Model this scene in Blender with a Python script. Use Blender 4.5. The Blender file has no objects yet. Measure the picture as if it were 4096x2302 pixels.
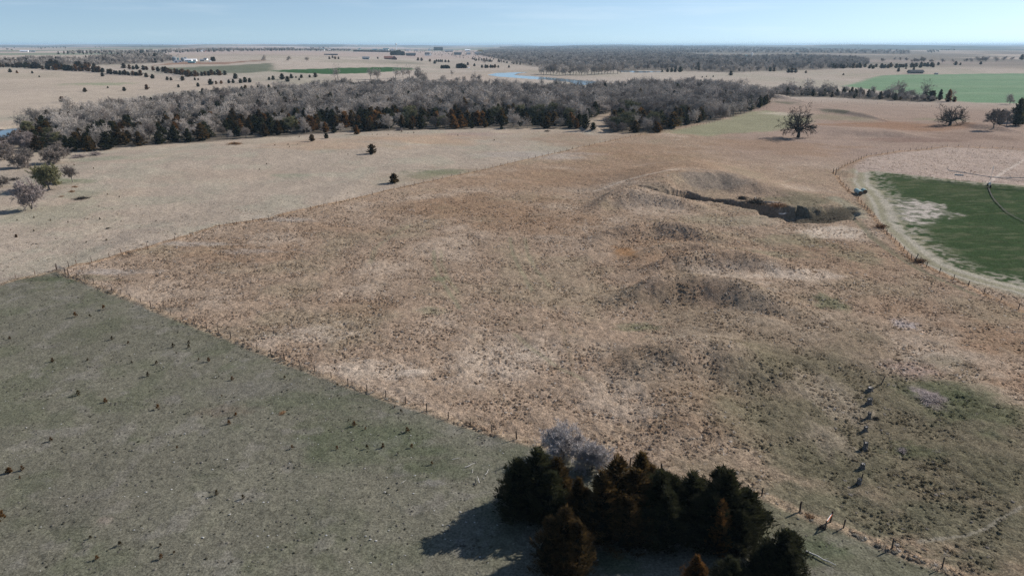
import bpy, math, random
import numpy as np
from mathutils import Matrix, Vector

# ------------------------------------------------------------------ camera, sky, sun, exposure
SC = bpy.context.scene
COL = SC.collection
CAM_H = 55.0
PITCH = math.radians(19.6)          # downwards
FPX = 682.7                         # focal length for a 1024 px wide picture
SUN_AZ = math.radians(62.0)         # clockwise from +Y (forward)
SUN_EL = math.radians(32.0)

cam_data = bpy.data.cameras.new('camera')
cam_data.sensor_width = 36.0
cam_data.lens = 36.0 * FPX / 1024.0
cam_data.clip_start = 0.5
cam_data.clip_end = 120000.0
cam = bpy.data.objects.new('camera', cam_data)
COL.objects.link(cam)
cam.location = (0, 0, CAM_H)
cam.rotation_euler = (math.pi / 2 - PITCH, 0, 0)
SC.camera = cam

world = bpy.data.worlds.new('World')
SC.world = world
world.use_nodes = True
wn, wl = world.node_tree.nodes, world.node_tree.links
wn.clear()
w_out = wn.new('ShaderNodeOutputWorld')
w_bg = wn.new('ShaderNodeBackground')
w_sky = wn.new('ShaderNodeTexSky')
w_sky.sky_type = 'NISHITA'
w_sky.sun_disc = False
w_sky.sun_elevation = SUN_EL
w_sky.sun_rotation = SUN_AZ
w_sky.altitude = 600.0
w_sky.air_density = 1.0
w_sky.dust_density = 0.4
w_sky.ozone_density = 3.5
w_bg.inputs['Strength'].default_value = 0.107
w_tc = wn.new('ShaderNodeTexCoord')
w_up = wn.new('ShaderNodeVectorMath')          # thin the yellow band right above the horizon
w_up.operation = 'ADD'
w_up.inputs[1].default_value = (0, 0, 0.10)
w_nm = wn.new('ShaderNodeVectorMath')
w_nm.operation = 'NORMALIZE'
wl.new(w_tc.outputs['Generated'], w_up.inputs[0])
wl.new(w_up.outputs[0], w_nm.inputs[0])
wl.new(w_nm.outputs[0], w_sky.inputs[0])
w_mx = wn.new('ShaderNodeMix')                 # white balance of the whole sky
w_mx.data_type = 'RGBA'
w_mx.blend_type = 'MULTIPLY'
w_mx.inputs[0].default_value = 1.0
w_mx.inputs[7].default_value = (1.08, 0.985, 0.89, 1.0)
wl.new(w_sky.outputs[0], w_mx.inputs[6])
w_mp = wn.new('ShaderNodeMapping')              # thin uneven veil of high cloud
w_mp.inputs['Scale'].default_value = (2.0, 2.0, 26.0)
wl.new(w_tc.outputs['Generated'], w_mp.inputs[0])
w_ns = wn.new('ShaderNodeTexNoise')
w_ns.inputs['Scale'].default_value = 2.2
w_ns.inputs['Detail'].default_value = 6.0
w_ns.inputs['Roughness'].default_value = 0.6
wl.new(w_mp.outputs[0], w_ns.inputs['Vector'])
w_mr = wn.new('ShaderNodeMapRange')
w_mr.interpolation_type = 'SMOOTHSTEP'
w_mr.inputs['From Min'].default_value = 0.50
w_mr.inputs['From Max'].default_value = 0.78
w_mr.inputs['To Max'].default_value = 0.12
wl.new(w_ns.outputs['Fac'], w_mr.inputs['Value'])
w_cl = wn.new('ShaderNodeMix')
w_cl.data_type = 'RGBA'
w_cl.inputs[7].default_value = (7.6, 8.0, 8.3, 1.0)
wl.new(w_mr.outputs[0], w_cl.inputs[0])
wl.new(w_mx.outputs[2], w_cl.inputs[6])
wl.new(w_cl.outputs[2], w_bg.inputs['Color'])
wl.new(w_bg.outputs[0], w_out.inputs['Surface'])

sun_data = bpy.data.lights.new('sun', 'SUN')
sun_data.energy = 5.0
sun_data.angle = math.radians(0.53)
sun_data.color = (1.0, 0.95, 0.88)
sun = bpy.data.objects.new('sun', sun_data)
COL.objects.link(sun)
sun_vec = Vector((math.cos(SUN_EL) * math.sin(SUN_AZ), math.cos(SUN_EL) * math.cos(SUN_AZ), math.sin(SUN_EL)))
sun.rotation_euler = (-sun_vec).to_track_quat('-Z', 'Y').to_euler()
sun.location = (0, 0, 300)

SC.view_settings.view_transform = 'Standard'
SC.view_settings.look = 'None'
SC.view_settings.exposure = 0.45
SC.view_settings.gamma = 1.0
SC.view_settings.use_curve_mapping = False
SC.render.engine = 'CYCLES'
SC.cycles.max_bounces = 5
SC.cycles.diffuse_bounces = 2
SC.cycles.glossy_bounces = 2
SC.cycles.transmission_bounces = 2
SC.cycles.volume_bounces = 0
SC.cycles.transparent_max_bounces = 4
SC.cycles.use_denoising = True
SC.cycles.denoiser = 'OPENIMAGEDENOISE'
SC.cycles.denoising_input_passes = 'RGB_ALBEDO_NORMAL'
SC.cycles.denoising_prefilter = 'NONE'
SC.cycles.use_adaptive_sampling = False


ALB = 0.95                          # overall reflectance of the dry grassland
rng = np.random.default_rng(11)
random.seed(5)


# ------------------------------------------------------------------ numeric helpers
def smooth(a, b, x):
    t = np.clip((x - a) / (b - a), 0.0, 1.0)
    return t * t * (3 - 2 * t)


def _hash(ix, iy, seed):
    h = (ix.astype(np.int64) * 374761393 + iy.astype(np.int64) * 668265263 + seed * 1442695041) & 0xFFFFFFFF
    h = ((h ^ (h >> 13)) * 1274126177) & 0xFFFFFFFF
    h = h ^ (h >> 16)
    return (h & 0xFFFF).astype(np.float64) / 65535.0


def vnoise(x, y, seed=0):
    ix, iy = np.floor(x), np.floor(y)
    fx, fy = x - ix, y - iy
    fx, fy = fx * fx * (3 - 2 * fx), fy * fy * (3 - 2 * fy)
    a, b = _hash(ix, iy, seed), _hash(ix + 1, iy, seed)
    c, d = _hash(ix, iy + 1, seed), _hash(ix + 1, iy + 1, seed)
    return (a * (1 - fx) + b * fx) * (1 - fy) + (c * (1 - fx) + d * fx) * fy


def fbm(x, y, seed=0, octv=4):
    s, amp, tot = 0.0, 1.0, 0.0
    for i in range(octv):
        s = s + amp * vnoise(x * 2 ** i, y * 2 ** i, seed + i * 17)
        tot += amp
        amp *= 0.5
    return s / tot            # 0..1


CP, SP = math.cos(PITCH), math.sin(PITCH)


def ray(px, py):
    """direction through a point of the 4096 x 2302 photograph"""
    a = (np.asarray(px, float) / 4 - 512) / FPX
    b = (287.5 - np.asarray(py, float) / 4) / FPX
    return a, CP + b * SP, -SP + b * CP


def h_base(x, y):
    """broad lie of the land: valley floor, rise to the far left, low far hills"""
    x, y = np.asarray(x, float), np.asarray(y, float)
    r = np.hypot(x, y)
    k = x / np.maximum(y, 1.0)
    left = 1 - smooth(-0.36, -0.07, k)
    h = 20.0 * smooth(800, 2100, r) * left
    h = h + 5.0 * smooth(450, 900, r) * (1 - smooth(1500, 2600, r)) * left * (fbm(x / 230, y / 230, 5, 3) - 0.5) * 2
    h = h + 75.0 * smooth(7000, 18000, r) * (fbm(x / 2600, y / 5200, 9, 4) - 0.46) * 2
    h = h + 9.0 * smooth(2500, 5200, r) * (fbm(x / 1500, y / 1500, 21, 3) - 0.6) * (0.35 + 0.65 * left)
    return h


def ground_pt(px, py, hf, n=36):
    dx, dy, dz = ray(px, py)
    dz = np.minimum(dz, -0.0012)
    t = -CAM_H / dz
    for _ in range(n):
        t2 = (hf(dx * t, dy * t) - CAM_H) / dz
        t = 0.5 * t + 0.5 * np.clip(t2, 20, 60000)
    return dx * t, dy * t


def world_poly(pts, hf=None):
    p = np.array(pts, float)
    x, y = ground_pt(p[:, 0], p[:, 1], hf or h_base)
    return np.stack([x, y], 1)


# ridges: crest line (photo points), height, steep near side length, gentle far side length
RIDGES = []


def ridge(pts, A, dn, df, taper=0.36):
    w = world_poly(pts)
    o = np.argsort(w[:, 0])
    RIDGES.append((w[o, 0], w[o, 1], A, dn, df, taper))


ridge([(2300, 858), (2400, 828), (2445, 814), (2503, 808), (2640, 812), (2760, 822), (2900, 840)], 2.3, 9, 14, 0.38)
ridge([(2280, 980), (2445, 946), (2609, 931), (2711, 933), (2830, 945), (3000, 960)], 2.6, 8, 9, 0.4)
ridge([(2450, 1050), (2571, 1026), (2638, 1008), (2759, 998), (2900, 1000), (3050, 1010)], 1.5, 6, 7, 0.42)
ridge([(2480, 1110), (2614, 1080), (2677, 1060), (2783, 1051), (2928, 1046), (3100, 1060), (3300, 1085)], 2.5, 8, 6, 0.38)
ridge([(2380, 1225), (2520, 1186), (2571, 1172), (2687, 1161), (2790, 1164), (2960, 1180), (3130, 1210), (3320, 1250)], 3.0, 10, 8, 0.36)
ridge([(2380, 1480), (2600, 1440), (2800, 1420), (3000, 1440), (3150, 1480), (3300, 1520)], 2.2, 11, 11, 0.42)
ridge([(2500, 1700), (2650, 1655), (2800, 1650), (2960, 1690), (3080, 1730)], 0.9, 12, 16, 0.45)
ridge([(2300, 830), (2450, 800), (2560, 782), (2650, 764), (2700, 750), (2760, 738), (2850, 732), (2960, 738), (3060, 750), (3200, 770), (3300, 790), (3400, 825)], 5.2, 19, 80, 0.42)
ridge([(3085, 390), (3130, 392), (3190, 400), (3240, 408)], 3.0, 45, 60, 0.42)
ridge([(3240, 432), (3330, 430), (3390, 441), (3470, 466)], 2.2, 48, 60, 0.45)
ridge([(3300, 540), (3400, 536), (3520, 540), (3620, 543), (3720, 548), (3790, 556)], 1.9, 13, 60, 0.38)
ridge([(3840, 508), (3920, 512), (4020, 520), (4120, 530)], 2.0, 16, 60, 0.4)
ridge([(2290, 505), (2340, 518), (2420, 522)], 2.0, 14, 30)
# broad swells that give the pasture its slow roll
ridge([(0, 700), (400, 680), (800, 640), (1200, 600), (1800, 560)], 1.6, 60, 80, 0.2)
ridge([(300, 1010), (700, 930), (1100, 850), (1500, 760)], 1.0, 22, 60, 0.2)

GULLY = world_poly([(2560, 796), (2640, 800), (2721, 789), (2764, 783), (2788, 791), (2856, 797), (2909, 803),
                    (2977, 819), (3054, 830), (3122, 848), (3195, 860), (3300, 856), (3395, 834)])
GULLY_D = np.array([1.2, 2.0, 3.2, 3.8, 3.8, 3.8, 4.0, 4.4, 4.6, 4.4, 4.0, 3.2, 0.8])
GULLY_W = np.array([2.2, 2.6, 3.2, 3.5, 3.2, 3.2, 3.8, 4.5, 5.5, 9.0, 12.0, 11.0, 4.0])


def poly_dist(x, y, P, vals=()):
    """distance to a polyline and values interpolated along it"""
    best = np.full(np.shape(x), 1e9)
    outs = [np.zeros(np.shape(x)) for _ in vals]
    for i in range(len(P) - 1):
        ax, ay = P[i]
        bx, by = P[i + 1]
        L2 = (bx - ax) ** 2 + (by - ay) ** 2 + 1e-9
        t = np.clip(((x - ax) * (bx - ax) + (y - ay) * (by - ay)) / L2, 0, 1)
        d = np.hypot(x - ax - t * (bx - ax), y - ay - t * (by - ay))
        m = d < best
        best = np.where(m, d, best)
        for k, v in enumerate(vals):
            outs[k] = np.where(m, v[i] + t * (v[i + 1] - v[i]), outs[k])
    return (best, *outs) if vals else best


def poly_sdf(x, y, P):
    """signed distance to a closed polygon (negative inside)"""
    n = len(P)
    best = np.full(np.shape(x), 1e18)
    inside = np.zeros(np.shape(x), bool)
    for i in range(n):
        ax, ay = P[i]
        bx, by = P[(i + 1) % n]
        L2 = (bx - ax) ** 2 + (by - ay) ** 2 + 1e-9
        t = np.clip(((x - ax) * (bx - ax) + (y - ay) * (by - ay)) / L2, 0, 1)
        d = (x - ax - t * (bx - ax)) ** 2 + (y - ay - t * (by - ay)) ** 2
        best = np.minimum(best, d)
        c = (ay > y) != (by > y)
        xi = (bx - ax) * (y - ay) / ((by - ay) if abs(by - ay) > 1e-9 else 1e-9) + ax
        inside ^= c & (x < xi)
    d = np.sqrt(best)
    return np.where(inside, -d, d)


# water: outlines of the river reaches
RIVERS = [
    [(1950, 297), (1985, 290), (2060, 287), (2130, 286), (2072, 291), (2055, 298), (2147, 304), (2227, 310), (2303, 317),
     (2400, 324), (2335, 338), (2255, 342), (2300, 333), (2280, 326), (2207, 318), (2128, 314), (2048, 308), (1990, 304)],
    [(2075, 351), (2120, 345), (2210, 339), (2235, 342), (2170, 349), (2110, 354)],
    [(2470, 280), (2560, 282), (2650, 284), (2650, 287), (2560, 288), (2480, 286)],
    [(-260, 560), (-120, 530), (0, 516), (30, 506), (70, 502), (58, 520), (40, 535), (10, 552), (-60, 590), (-200, 620)],
]
RIVERS_W = [world_poly(r) for r in RIVERS]


def h_detail(x, y, h):
    for cx, cy, A, dn, df, tp in RIDGES:
        m = (x > cx[0] - 5) & (x < cx[-1] + 5) & (y > cy.min() - dn * 1.6) & (y < cy.max() + df)
        if not m.any():
            continue
        xx, yy = x[m], y[m]
        span = cx[-1] - cx[0]
        u = (xx - cx[0]) / span
        wob = (fbm(xx / (dn * 1.3), yy / (dn * 1.3), 33, 3) - 0.5) * dn * (0.22 if dn < 30 else 0.1)
        dn, A = dn * 1.1, A * (1.4 if dn < 18 else 1.15)
        d = yy + wob - np.interp(xx, cx, cy)
        env = smooth(0, tp, u) * smooth(0, tp, 1 - u)
        prof = np.where(d < 0, smooth(-dn, 0, d), 1 - smooth(0, df, d))
        h[m] += A * env * prof
    m = (x > GULLY[:, 0].min() - 20) & (x < GULLY[:, 0].max() + 20) & (y > GULLY[:, 1].min() - 20) & (y < GULLY[:, 1].max() + 20)
    if m.any():
        d, dep, wid = poly_dist(x[m], y[m], GULLY, (GULLY_D, GULLY_W))
        d = d + (fbm(x[m] / 3.0, y[m] / 3.0, 71, 3) - 0.5) * 3.4 + (fbm(x[m] / 10, y[m] / 10, 73, 2) - 0.5) * 0.7 * wid
        h[m] -= dep * (1 - smooth(0.68, 1.05, d / wid))
    for P in RIVERS_W:
        m = (x > P[:, 0].min() - 30) & (x < P[:, 0].max() + 30) & (y > P[:, 1].min() - 30) & (y < P[:, 1].max() + 30)
        if m.any():
            s = poly_sdf(x[m], y[m], P)
            h[m] -= 1.5 * (1 - smooth(-2.0, 6.0, s))
    return h


def h_full(x, y):
    x, y = np.asarray(x, float), np.asarray(y, float)
    shp = np.shape(x)
    x1, y1 = np.atleast_1d(x).ravel(), np.atleast_1d(y).ravel()
    h = h_detail(x1, y1, np.array(h_base(x1, y1), float))
    r = np.hypot(x1, y1)
    h = h + (fbm(x1 / 26, y1 / 26, 2, 3) - 0.5) * 0.9 * (1 - smooth(500, 1200, r))
    return h.reshape(shp)


def P3(px, py):
    """photo point -> point on the ground"""
    return P3s([(px, py)])[0]


def P3s(pts):
    q = np.array(pts, float)
    x, y = ground_pt(q[:, 0], q[:, 1], h_full, 16)
    return [Vector((float(a), float(b), float(c))) for a, b, c in zip(x, y, h_full(x, y))]


def mpp(p):
    """metres per photo pixel at a ground point"""
    depth = p.y * CP + (CAM_H - p.z) * SP
    return depth / FPX / 4


def Z1(x, y): return (x / 2.514, 130 + y / 2.514)
def Z2(x, y): return (1024 + x / 2.514, 130 + y / 2.514)
def Z3(x, y): return (2048 + x / 2.514, 130 + y / 2.514)
def Z4(x, y): return (3072 + x / 2.514, 130 + y / 2.514)
def ZL(x, y): return (x / 2.896, 500 + y / 2.896)
def ZP(x, y): return (x / 2.068, 1000 + y / 2.068)
def ZQ(x, y): return (1000 + x / 2.068, 1250 + y / 2.068)
def ZB(x, y): return (x / 2.22, 1650 + y / 2.22)
def ZC(x, y): return (1900 + x / 1.717, 1600 + y / 1.717)
def ZF(x, y): return (600 + x / 6.44, 190 + y / 6.44)
def ZT(x, y): return (1400 + x / 4.293, 150 + y / 4.293)
def ZS(x, y): return (3380 + x / 3.017, 1480 + y / 3.017)
def ZR(x, y): return (3200 + x / 2.228, 600 + y / 2.228)
def ZH(x, y): return (2300 + x / 2.068, 700 + y / 2.068)


# ------------------------------------------------------------------ materials
def new_mat(name):
    m = bpy.data.materials.new(name)
    m.use_nodes = True
    nt = m.node_tree
    nt.nodes.clear()
    out = nt.nodes.new('ShaderNodeOutputMaterial')
    b = nt.nodes.new('ShaderNodeBsdfPrincipled')
    b.inputs['Roughness'].default_value = 0.95
    b.inputs['Specular IOR Level'].default_value = 0.1
    nt.links.new(b.outputs[0], out.inputs['Surface'])
    return m, nt, b


def N(nt, typ, **kw):
    n = nt.nodes.new(typ)
    for k, v in kw.items():
        if k in n.inputs.keys():
            n.inputs[k].default_value = v
        else:
            setattr(n, k, v)
    return n


def noise_node(nt, vec, scale, detail=4.0, rough=0.6, dist=0.0):
    n = nt.nodes.new('ShaderNodeTexNoise')
    n.inputs['Scale'].default_value = scale
    n.inputs['Detail'].default_value = detail
    n.inputs['Roughness'].default_value = rough
    n.inputs['Distortion'].default_value = dist
    nt.links.new(vec, n.inputs['Vector'])
    return n.outputs['Fac']


def ramp(nt, fac, lo, hi, a=0.0, b=1.0):
    n = nt.nodes.new('ShaderNodeMapRange')
    n.interpolation_type = 'SMOOTHSTEP'
    n.inputs['From Min'].default_value = lo
    n.inputs['From Max'].default_value = hi
    n.inputs['To Min'].default_value = a
    n.inputs['To Max'].default_value = b
    nt.links.new(fac, n.inputs['Value'])
    return n.outputs['Result']


def mathn(nt, op, a, b=None):
    n = nt.nodes.new('ShaderNodeMath')
    n.operation = op
    for i, v in enumerate((a, b)):
        if v is None:
            continue
        if isinstance(v, (int, float)):
            n.inputs[i].default_value = v
        else:
            nt.links.new(v, n.inputs[i])
    return n.outputs[0]


def mix_col(nt, fac, a, b, blend='MIX'):
    n = nt.nodes.new('ShaderNodeMix')
    n.data_type = 'RGBA'
    n.blend_type = blend
    for sock, v in ((n.inputs[0], fac), (n.inputs[6], a), (n.inputs[7], b)):
        if isinstance(v, (int, float)):
            sock.default_value = v
        elif isinstance(v, tuple):
            sock.default_value = (*v, 1.0) if len(v) == 3 else v
        else:
            nt.links.new(v, sock)
    return n.outputs[2]


def scale_col(nt, col, val):
    n = nt.nodes.new('ShaderNodeVectorMath')
    n.operation = 'SCALE'
    nt.links.new(col, n.inputs[0])
    if isinstance(val, (int, float)):
        n.inputs['Scale'].default_value = val
    else:
        nt.links.new(val, n.inputs['Scale'])
    return n.outputs[0]


def make_ground_mat():
    m, nt, b = new_mat('grassland')
    L = nt.links
    geo = nt.nodes.new('ShaderNodeNewGeometry')
    pos = geo.outputs['Position']
    ac = N(nt, 'ShaderNodeAttribute', attribute_name='col')
    at = N(nt, 'ShaderNodeAttribute', attribute_name='tall')
    col, tall = ac.outputs['Color'], at.outputs['Fac']
    n_big = noise_node(nt, pos, 0.045, 5.0, 0.62, 0.6)
    n_mid = noise_node(nt, pos, 0.33, 5.0, 0.65, 0.4)
    n_tuft = noise_node(nt, pos, 1.15, 5.0, 0.7, 0.8)
    n_fine = noise_node(nt, pos, 3.6, 4.0, 0.75)
    # brightness: coarse patches plus tussocks
    v1 = ramp(nt, n_big, 0.3, 0.7, 0.93, 1.07)
    v2 = ramp(nt, n_mid, 0.28, 0.72, 0.95, 1.05)
    amp = mathn(nt, 'ADD', 0.20, mathn(nt, 'MULTIPLY', tall, 0.12))
    t0 = ramp(nt, n_tuft, 0.30, 0.70, -1.0, 1.0)
    v3 = mathn(nt, 'ADD', 1.0, mathn(nt, 'MULTIPLY', t0, amp))
    f0 = ramp(nt, n_fine, 0.3, 0.7, 0.58, 1.42)
    v = mathn(nt, 'MULTIPLY', mathn(nt, 'MULTIPLY', v1, v2), mathn(nt, 'MULTIPLY', v3, f0))
    c = scale_col(nt, col, v)
    # straw-pale wisps and green flushes
    pos2 = nt.nodes.new('ShaderNodeVectorMath')
    pos2.operation = 'ADD'
    L.new(pos, pos2.inputs[0])
    pos2.inputs[1].default_value = (311.0, -170.0, 40.0)
    n_w = noise_node(nt, pos2.outputs[0], 1.3, 6.0, 0.78, 0.3)
    wis = mathn(nt, 'MULTIPLY', ramp(nt, n_w, 0.56, 0.74), mathn(nt, 'ADD', 0.08, mathn(nt, 'MULTIPLY', tall, 0.10)))
    c = mix_col(nt, wis, c, (0.44 * ALB, 0.37 * ALB, 0.30 * ALB))
    n_g = noise_node(nt, pos2.outputs[0], 0.09, 6.0, 0.7, 0.7)
    gr = mathn(nt, 'MULTIPLY', ramp(nt, n_g, 0.55, 0.72), 0.16)
    c = mix_col(nt, gr, c, (0.115 * ALB, 0.13 * ALB, 0.075 * ALB))
    L.new(c, b.inputs['Base Color'])
    b.inputs['Roughness'].default_value = 1.0
    b.inputs['Specular IOR Level'].default_value = 0.0
    bp = nt.nodes.new('ShaderNodeBump')
    hgt = mathn(nt, 'ADD', mathn(nt, 'MULTIPLY', n_tuft, 0.55), mathn(nt, 'MULTIPLY', n_mid, 0.5))
    hgt = mathn(nt, 'ADD', hgt, mathn(nt, 'MULTIPLY', n_fine, 0.22))
    L.new(hgt, bp.inputs['Height'])
    bp.inputs['Distance'].default_value = 0.55
    L.new(mathn(nt, 'ADD', 0.30, mathn(nt, 'MULTIPLY', tall, 0.6)), bp.inputs['Strength'])
    L.new(bp.outputs[0], b.inputs['Normal'])
    return m


def simple_mat(name, color, var=0.25, scale=3.0, rough=0.9, spec=0.1, rnd=0.0, metallic=0.0, obj_coords=True):
    m, nt, b = new_mat(name)
    tc = nt.nodes.new('ShaderNodeTexCoord')
    f = noise_node(nt, tc.outputs['Object'], scale, 5.0, 0.65)
    k = ramp(nt, f, 0.25, 0.75, 1 - var, 1 + var)
    if rnd:
        oi = nt.nodes.new('ShaderNodeObjectInfo')
        k = mathn(nt, 'MULTIPLY', k, ramp(nt, oi.outputs['Random'], 0, 1, 1 - rnd, 1 + rnd))
    rgb = nt.nodes.new('ShaderNodeRGB')
    rgb.outputs[0].default_value = (*color, 1)
    nt.links.new(scale_col(nt, rgb.outputs[0], k), b.inputs['Base Color'])
    b.inputs['Roughness'].default_value = rough
    b.inputs['Specular IOR Level'].default_value = spec
    b.inputs['Metallic'].default_value = metallic
    return m


def leaf_mat(name, dark, tip, rnd=0.25, tip_amt=1.0):
    """foliage: per-leaf shade from the 'tint' attribute, per-tree shift"""
    m, nt, b = new_mat(name)
    a = N(nt, 'ShaderNodeAttribute', attribute_name='tint')
    oi = nt.nodes.new('ShaderNodeObjectInfo')
    f = mathn(nt, 'MULTIPLY', a.outputs['Fac'], tip_amt)
    c = mix_col(nt, f, dark, tip)
    c = scale_col(nt, c, ramp(nt, oi.outputs['Random'], 0, 1, 1 - rnd, 1 + rnd))
    nt.links.new(c, b.inputs['Base Color'])
    b.inputs['Roughness'].default_value = 0.85
    b.inputs['Specular IOR Level'].default_value = 0.15
    if name.startswith('cedar'):                         # thin sprays glow a little against the sun
        tr = nt.nodes.new('ShaderNodeBsdfTranslucent')
        nt.links.new(scale_col(nt, c, 1.5), tr.inputs['Color'])
        mx = nt.nodes.new('ShaderNodeMixShader')
        mx.inputs[0].default_value = 0.4
        nt.links.new(b.outputs[0], mx.inputs[1])
        nt.links.new(tr.outputs[0], mx.inputs[2])
        out = [n for n in nt.nodes if n.type == 'OUTPUT_MATERIAL'][0]
        nt.links.new(mx.outputs[0], out.inputs['Surface'])
    return m


def inst_mat(name, rough=1.0):
    """colour carried by each scattered tuft, darker towards the root of the blade is left to the light"""
    m, nt, b = new_mat(name)
    a = N(nt, 'ShaderNodeAttribute', attribute_name='tcol', attribute_type='INSTANCER')
    t = N(nt, 'ShaderNodeAttribute', attribute_name='tint')
    c = scale_col(nt, a.outputs['Color'], ramp(nt, t.outputs['Fac'], 0, 1, 0.7, 1.3))
    nt.links.new(c, b.inputs['Base Color'])
    b.inputs['Roughness'].default_value = rough
    b.inputs['Specular IOR Level'].default_value = 0.0
    tr = nt.nodes.new('ShaderNodeBsdfTranslucent')       # thin dry blades let the low sun through
    nt.links.new(scale_col(nt, c, 1.35), tr.inputs['Color'])
    mx = nt.nodes.new('ShaderNodeMixShader')
    mx.inputs[0].default_value = 0.5
    nt.links.new(b.outputs[0], mx.inputs[1])
    nt.links.new(tr.outputs[0], mx.inputs[2])
    out = [n for n in nt.nodes if n.type == 'OUTPUT_MATERIAL'][0]
    nt.links.new(mx.outputs[0], out.inputs['Surface'])
    return m


M = {}
M['ground'] = make_ground_mat()
M['bark'] = simple_mat('bark', (0.20, 0.175, 0.155), 0.35, 2.0, rnd=0.2)
M['bark_dark'] = simple_mat('bark_dark', (0.035, 0.030, 0.026), 0.35, 2.0)
M['cedar_bark'] = simple_mat('cedar_bark', (0.11, 0.075, 0.055), 0.3, 3.0)
M['twig_grey'] = leaf_mat('twig_grey', (0.225, 0.192, 0.165), (0.52, 0.462, 0.405), 0.35)
M['twig_mauve'] = leaf_mat('twig_mauve', (0.27, 0.245, 0.232), (0.50, 0.46, 0.44), 0.1)
M['twig_brown'] = leaf_mat('twig_brown', (0.13, 0.108, 0.092), (0.24, 0.20, 0.172), 0.25)
M['twig_olive'] = leaf_mat('twig_olive', (0.10, 0.096, 0.05), (0.21, 0.195, 0.10), 0.2)
M['twig_pink'] = leaf_mat('twig_pink', (0.22, 0.18, 0.165), (0.36, 0.30, 0.275), 0.15)
M['twig_dark'] = leaf_mat('twig_dark', (0.035, 0.03, 0.026), (0.075, 0.065, 0.055), 0.1)
M['twig_yellow'] = leaf_mat('twig_yellow', (0.32, 0.26, 0.10), (0.45, 0.36, 0.15), 0.1)
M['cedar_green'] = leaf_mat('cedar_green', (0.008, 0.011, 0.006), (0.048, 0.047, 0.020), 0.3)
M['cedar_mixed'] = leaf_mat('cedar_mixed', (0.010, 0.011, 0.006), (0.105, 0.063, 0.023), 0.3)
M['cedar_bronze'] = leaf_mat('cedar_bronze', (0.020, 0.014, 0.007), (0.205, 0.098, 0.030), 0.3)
M['tuft'] = inst_mat('dry_grass')
M['post'] = simple_mat('fence_post', (0.075, 0.055, 0.045), 0.4, 6.0, rnd=0.25)
M['steel_post'] = simple_mat('steel_post', (0.13, 0.07, 0.05), 0.3, 6.0, rnd=0.25)
M['wire'] = simple_mat('wire', (0.16, 0.15, 0.14), 0.1, 5.0, rough=0.6)
M['gate_tube'] = simple_mat('gate_tube', (0.14, 0.15, 0.15), 0.2, 5.0, rough=0.6)
M['gate_green'] = simple_mat('gate_green', (0.06, 0.13, 0.075), 0.2, 5.0, rough=0.6)
M['wood_grey'] = simple_mat('weathered_wood', (0.13, 0.115, 0.10), 0.45, 4.0)
M['stump_top'] = simple_mat('stump_top', (0.42, 0.39, 0.36), 0.4, 6.0)
M['dead_wood'] = simple_mat('dead_wood', (0.50, 0.47, 0.44), 0.2, 3.0)
M['paint_orange'] = simple_mat('orange_paint', (0.42, 0.11, 0.03), 0.3, 3.0)
M['paint_white'] = simple_mat('white_paint', (0.72, 0.71, 0.69), 0.12, 3.0)
M['bale_net'] = simple_mat('bale_net', (0.20, 0.30, 0.29), 0.25, 3.0, rough=0.55, spec=0.4)
M['bale_hay'] = simple_mat('bale_hay', (0.12, 0.075, 0.045), 0.4, 5.0)
M['galv'] = simple_mat('galvanised_steel', (0.19, 0.21, 0.225), 0.25, 1.2, rough=0.6, spec=0.3)
M['rut'] = simple_mat('wet_soil', (0.035, 0.03, 0.026), 0.3, 1.0)
M['stone'] = simple_mat('pale_stone', (0.40, 0.385, 0.36), 0.3, 4.0)


def water_mat():
    m, nt, b = new_mat('river_water')
    geo = nt.nodes.new('ShaderNodeNewGeometry')
    f = noise_node(nt, geo.outputs['Position'], 0.8, 4.0, 0.6)
    bp = nt.nodes.new('ShaderNodeBump')
    bp.inputs['Strength'].default_value = 0.12
    bp.inputs['Distance'].default_value = 0.1
    nt.links.new(f, bp.inputs['Height'])
    nt.links.new(bp.outputs[0], b.inputs['Normal'])
    b.inputs['Base Color'].default_value = (0.05, 0.075, 0.085, 1)
    b.inputs['Roughness'].default_value = 0.12
    b.inputs['Specular IOR Level'].default_value = 0.5
    return m


M['water'] = water_mat()


# ------------------------------------------------------------------ mesh helpers
def mesh_np(name, V, F, mats=(), smooth_shade=False, attrs=None):
    """V (n,3); F (m,3) or (m,4) int array"""
    me = bpy.data.meshes.new(name)
    V = np.ascontiguousarray(V, np.float32)
    F = np.ascontiguousarray(F, np.int32)
    k = F.shape[1]
    me.vertices.add(len(V))
    me.vertices.foreach_set('co', V.ravel())
    me.loops.add(F.size)
    me.loops.foreach_set('vertex_index', F.ravel())
    me.polygons.add(len(F))
    me.polygons.foreach_set('loop_start', np.arange(0, F.size, k, dtype=np.int32))
    me.polygons.foreach_set('loop_total', np.full(len(F), k, np.int32))
    me.polygons.foreach_set('use_smooth', np.full(len(F), smooth_shade, bool))
    for nm, (dom, typ, arr) in (attrs or {}).items():
        a = me.attributes.new(nm, typ, dom)
        a.data.foreach_set('color' if typ == 'FLOAT_COLOR' else 'value', np.ascontiguousarray(arr, np.float32).ravel())
    for m in mats:
        me.materials.append(m)
    me.update(calc_edges=True)
    return me


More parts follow.
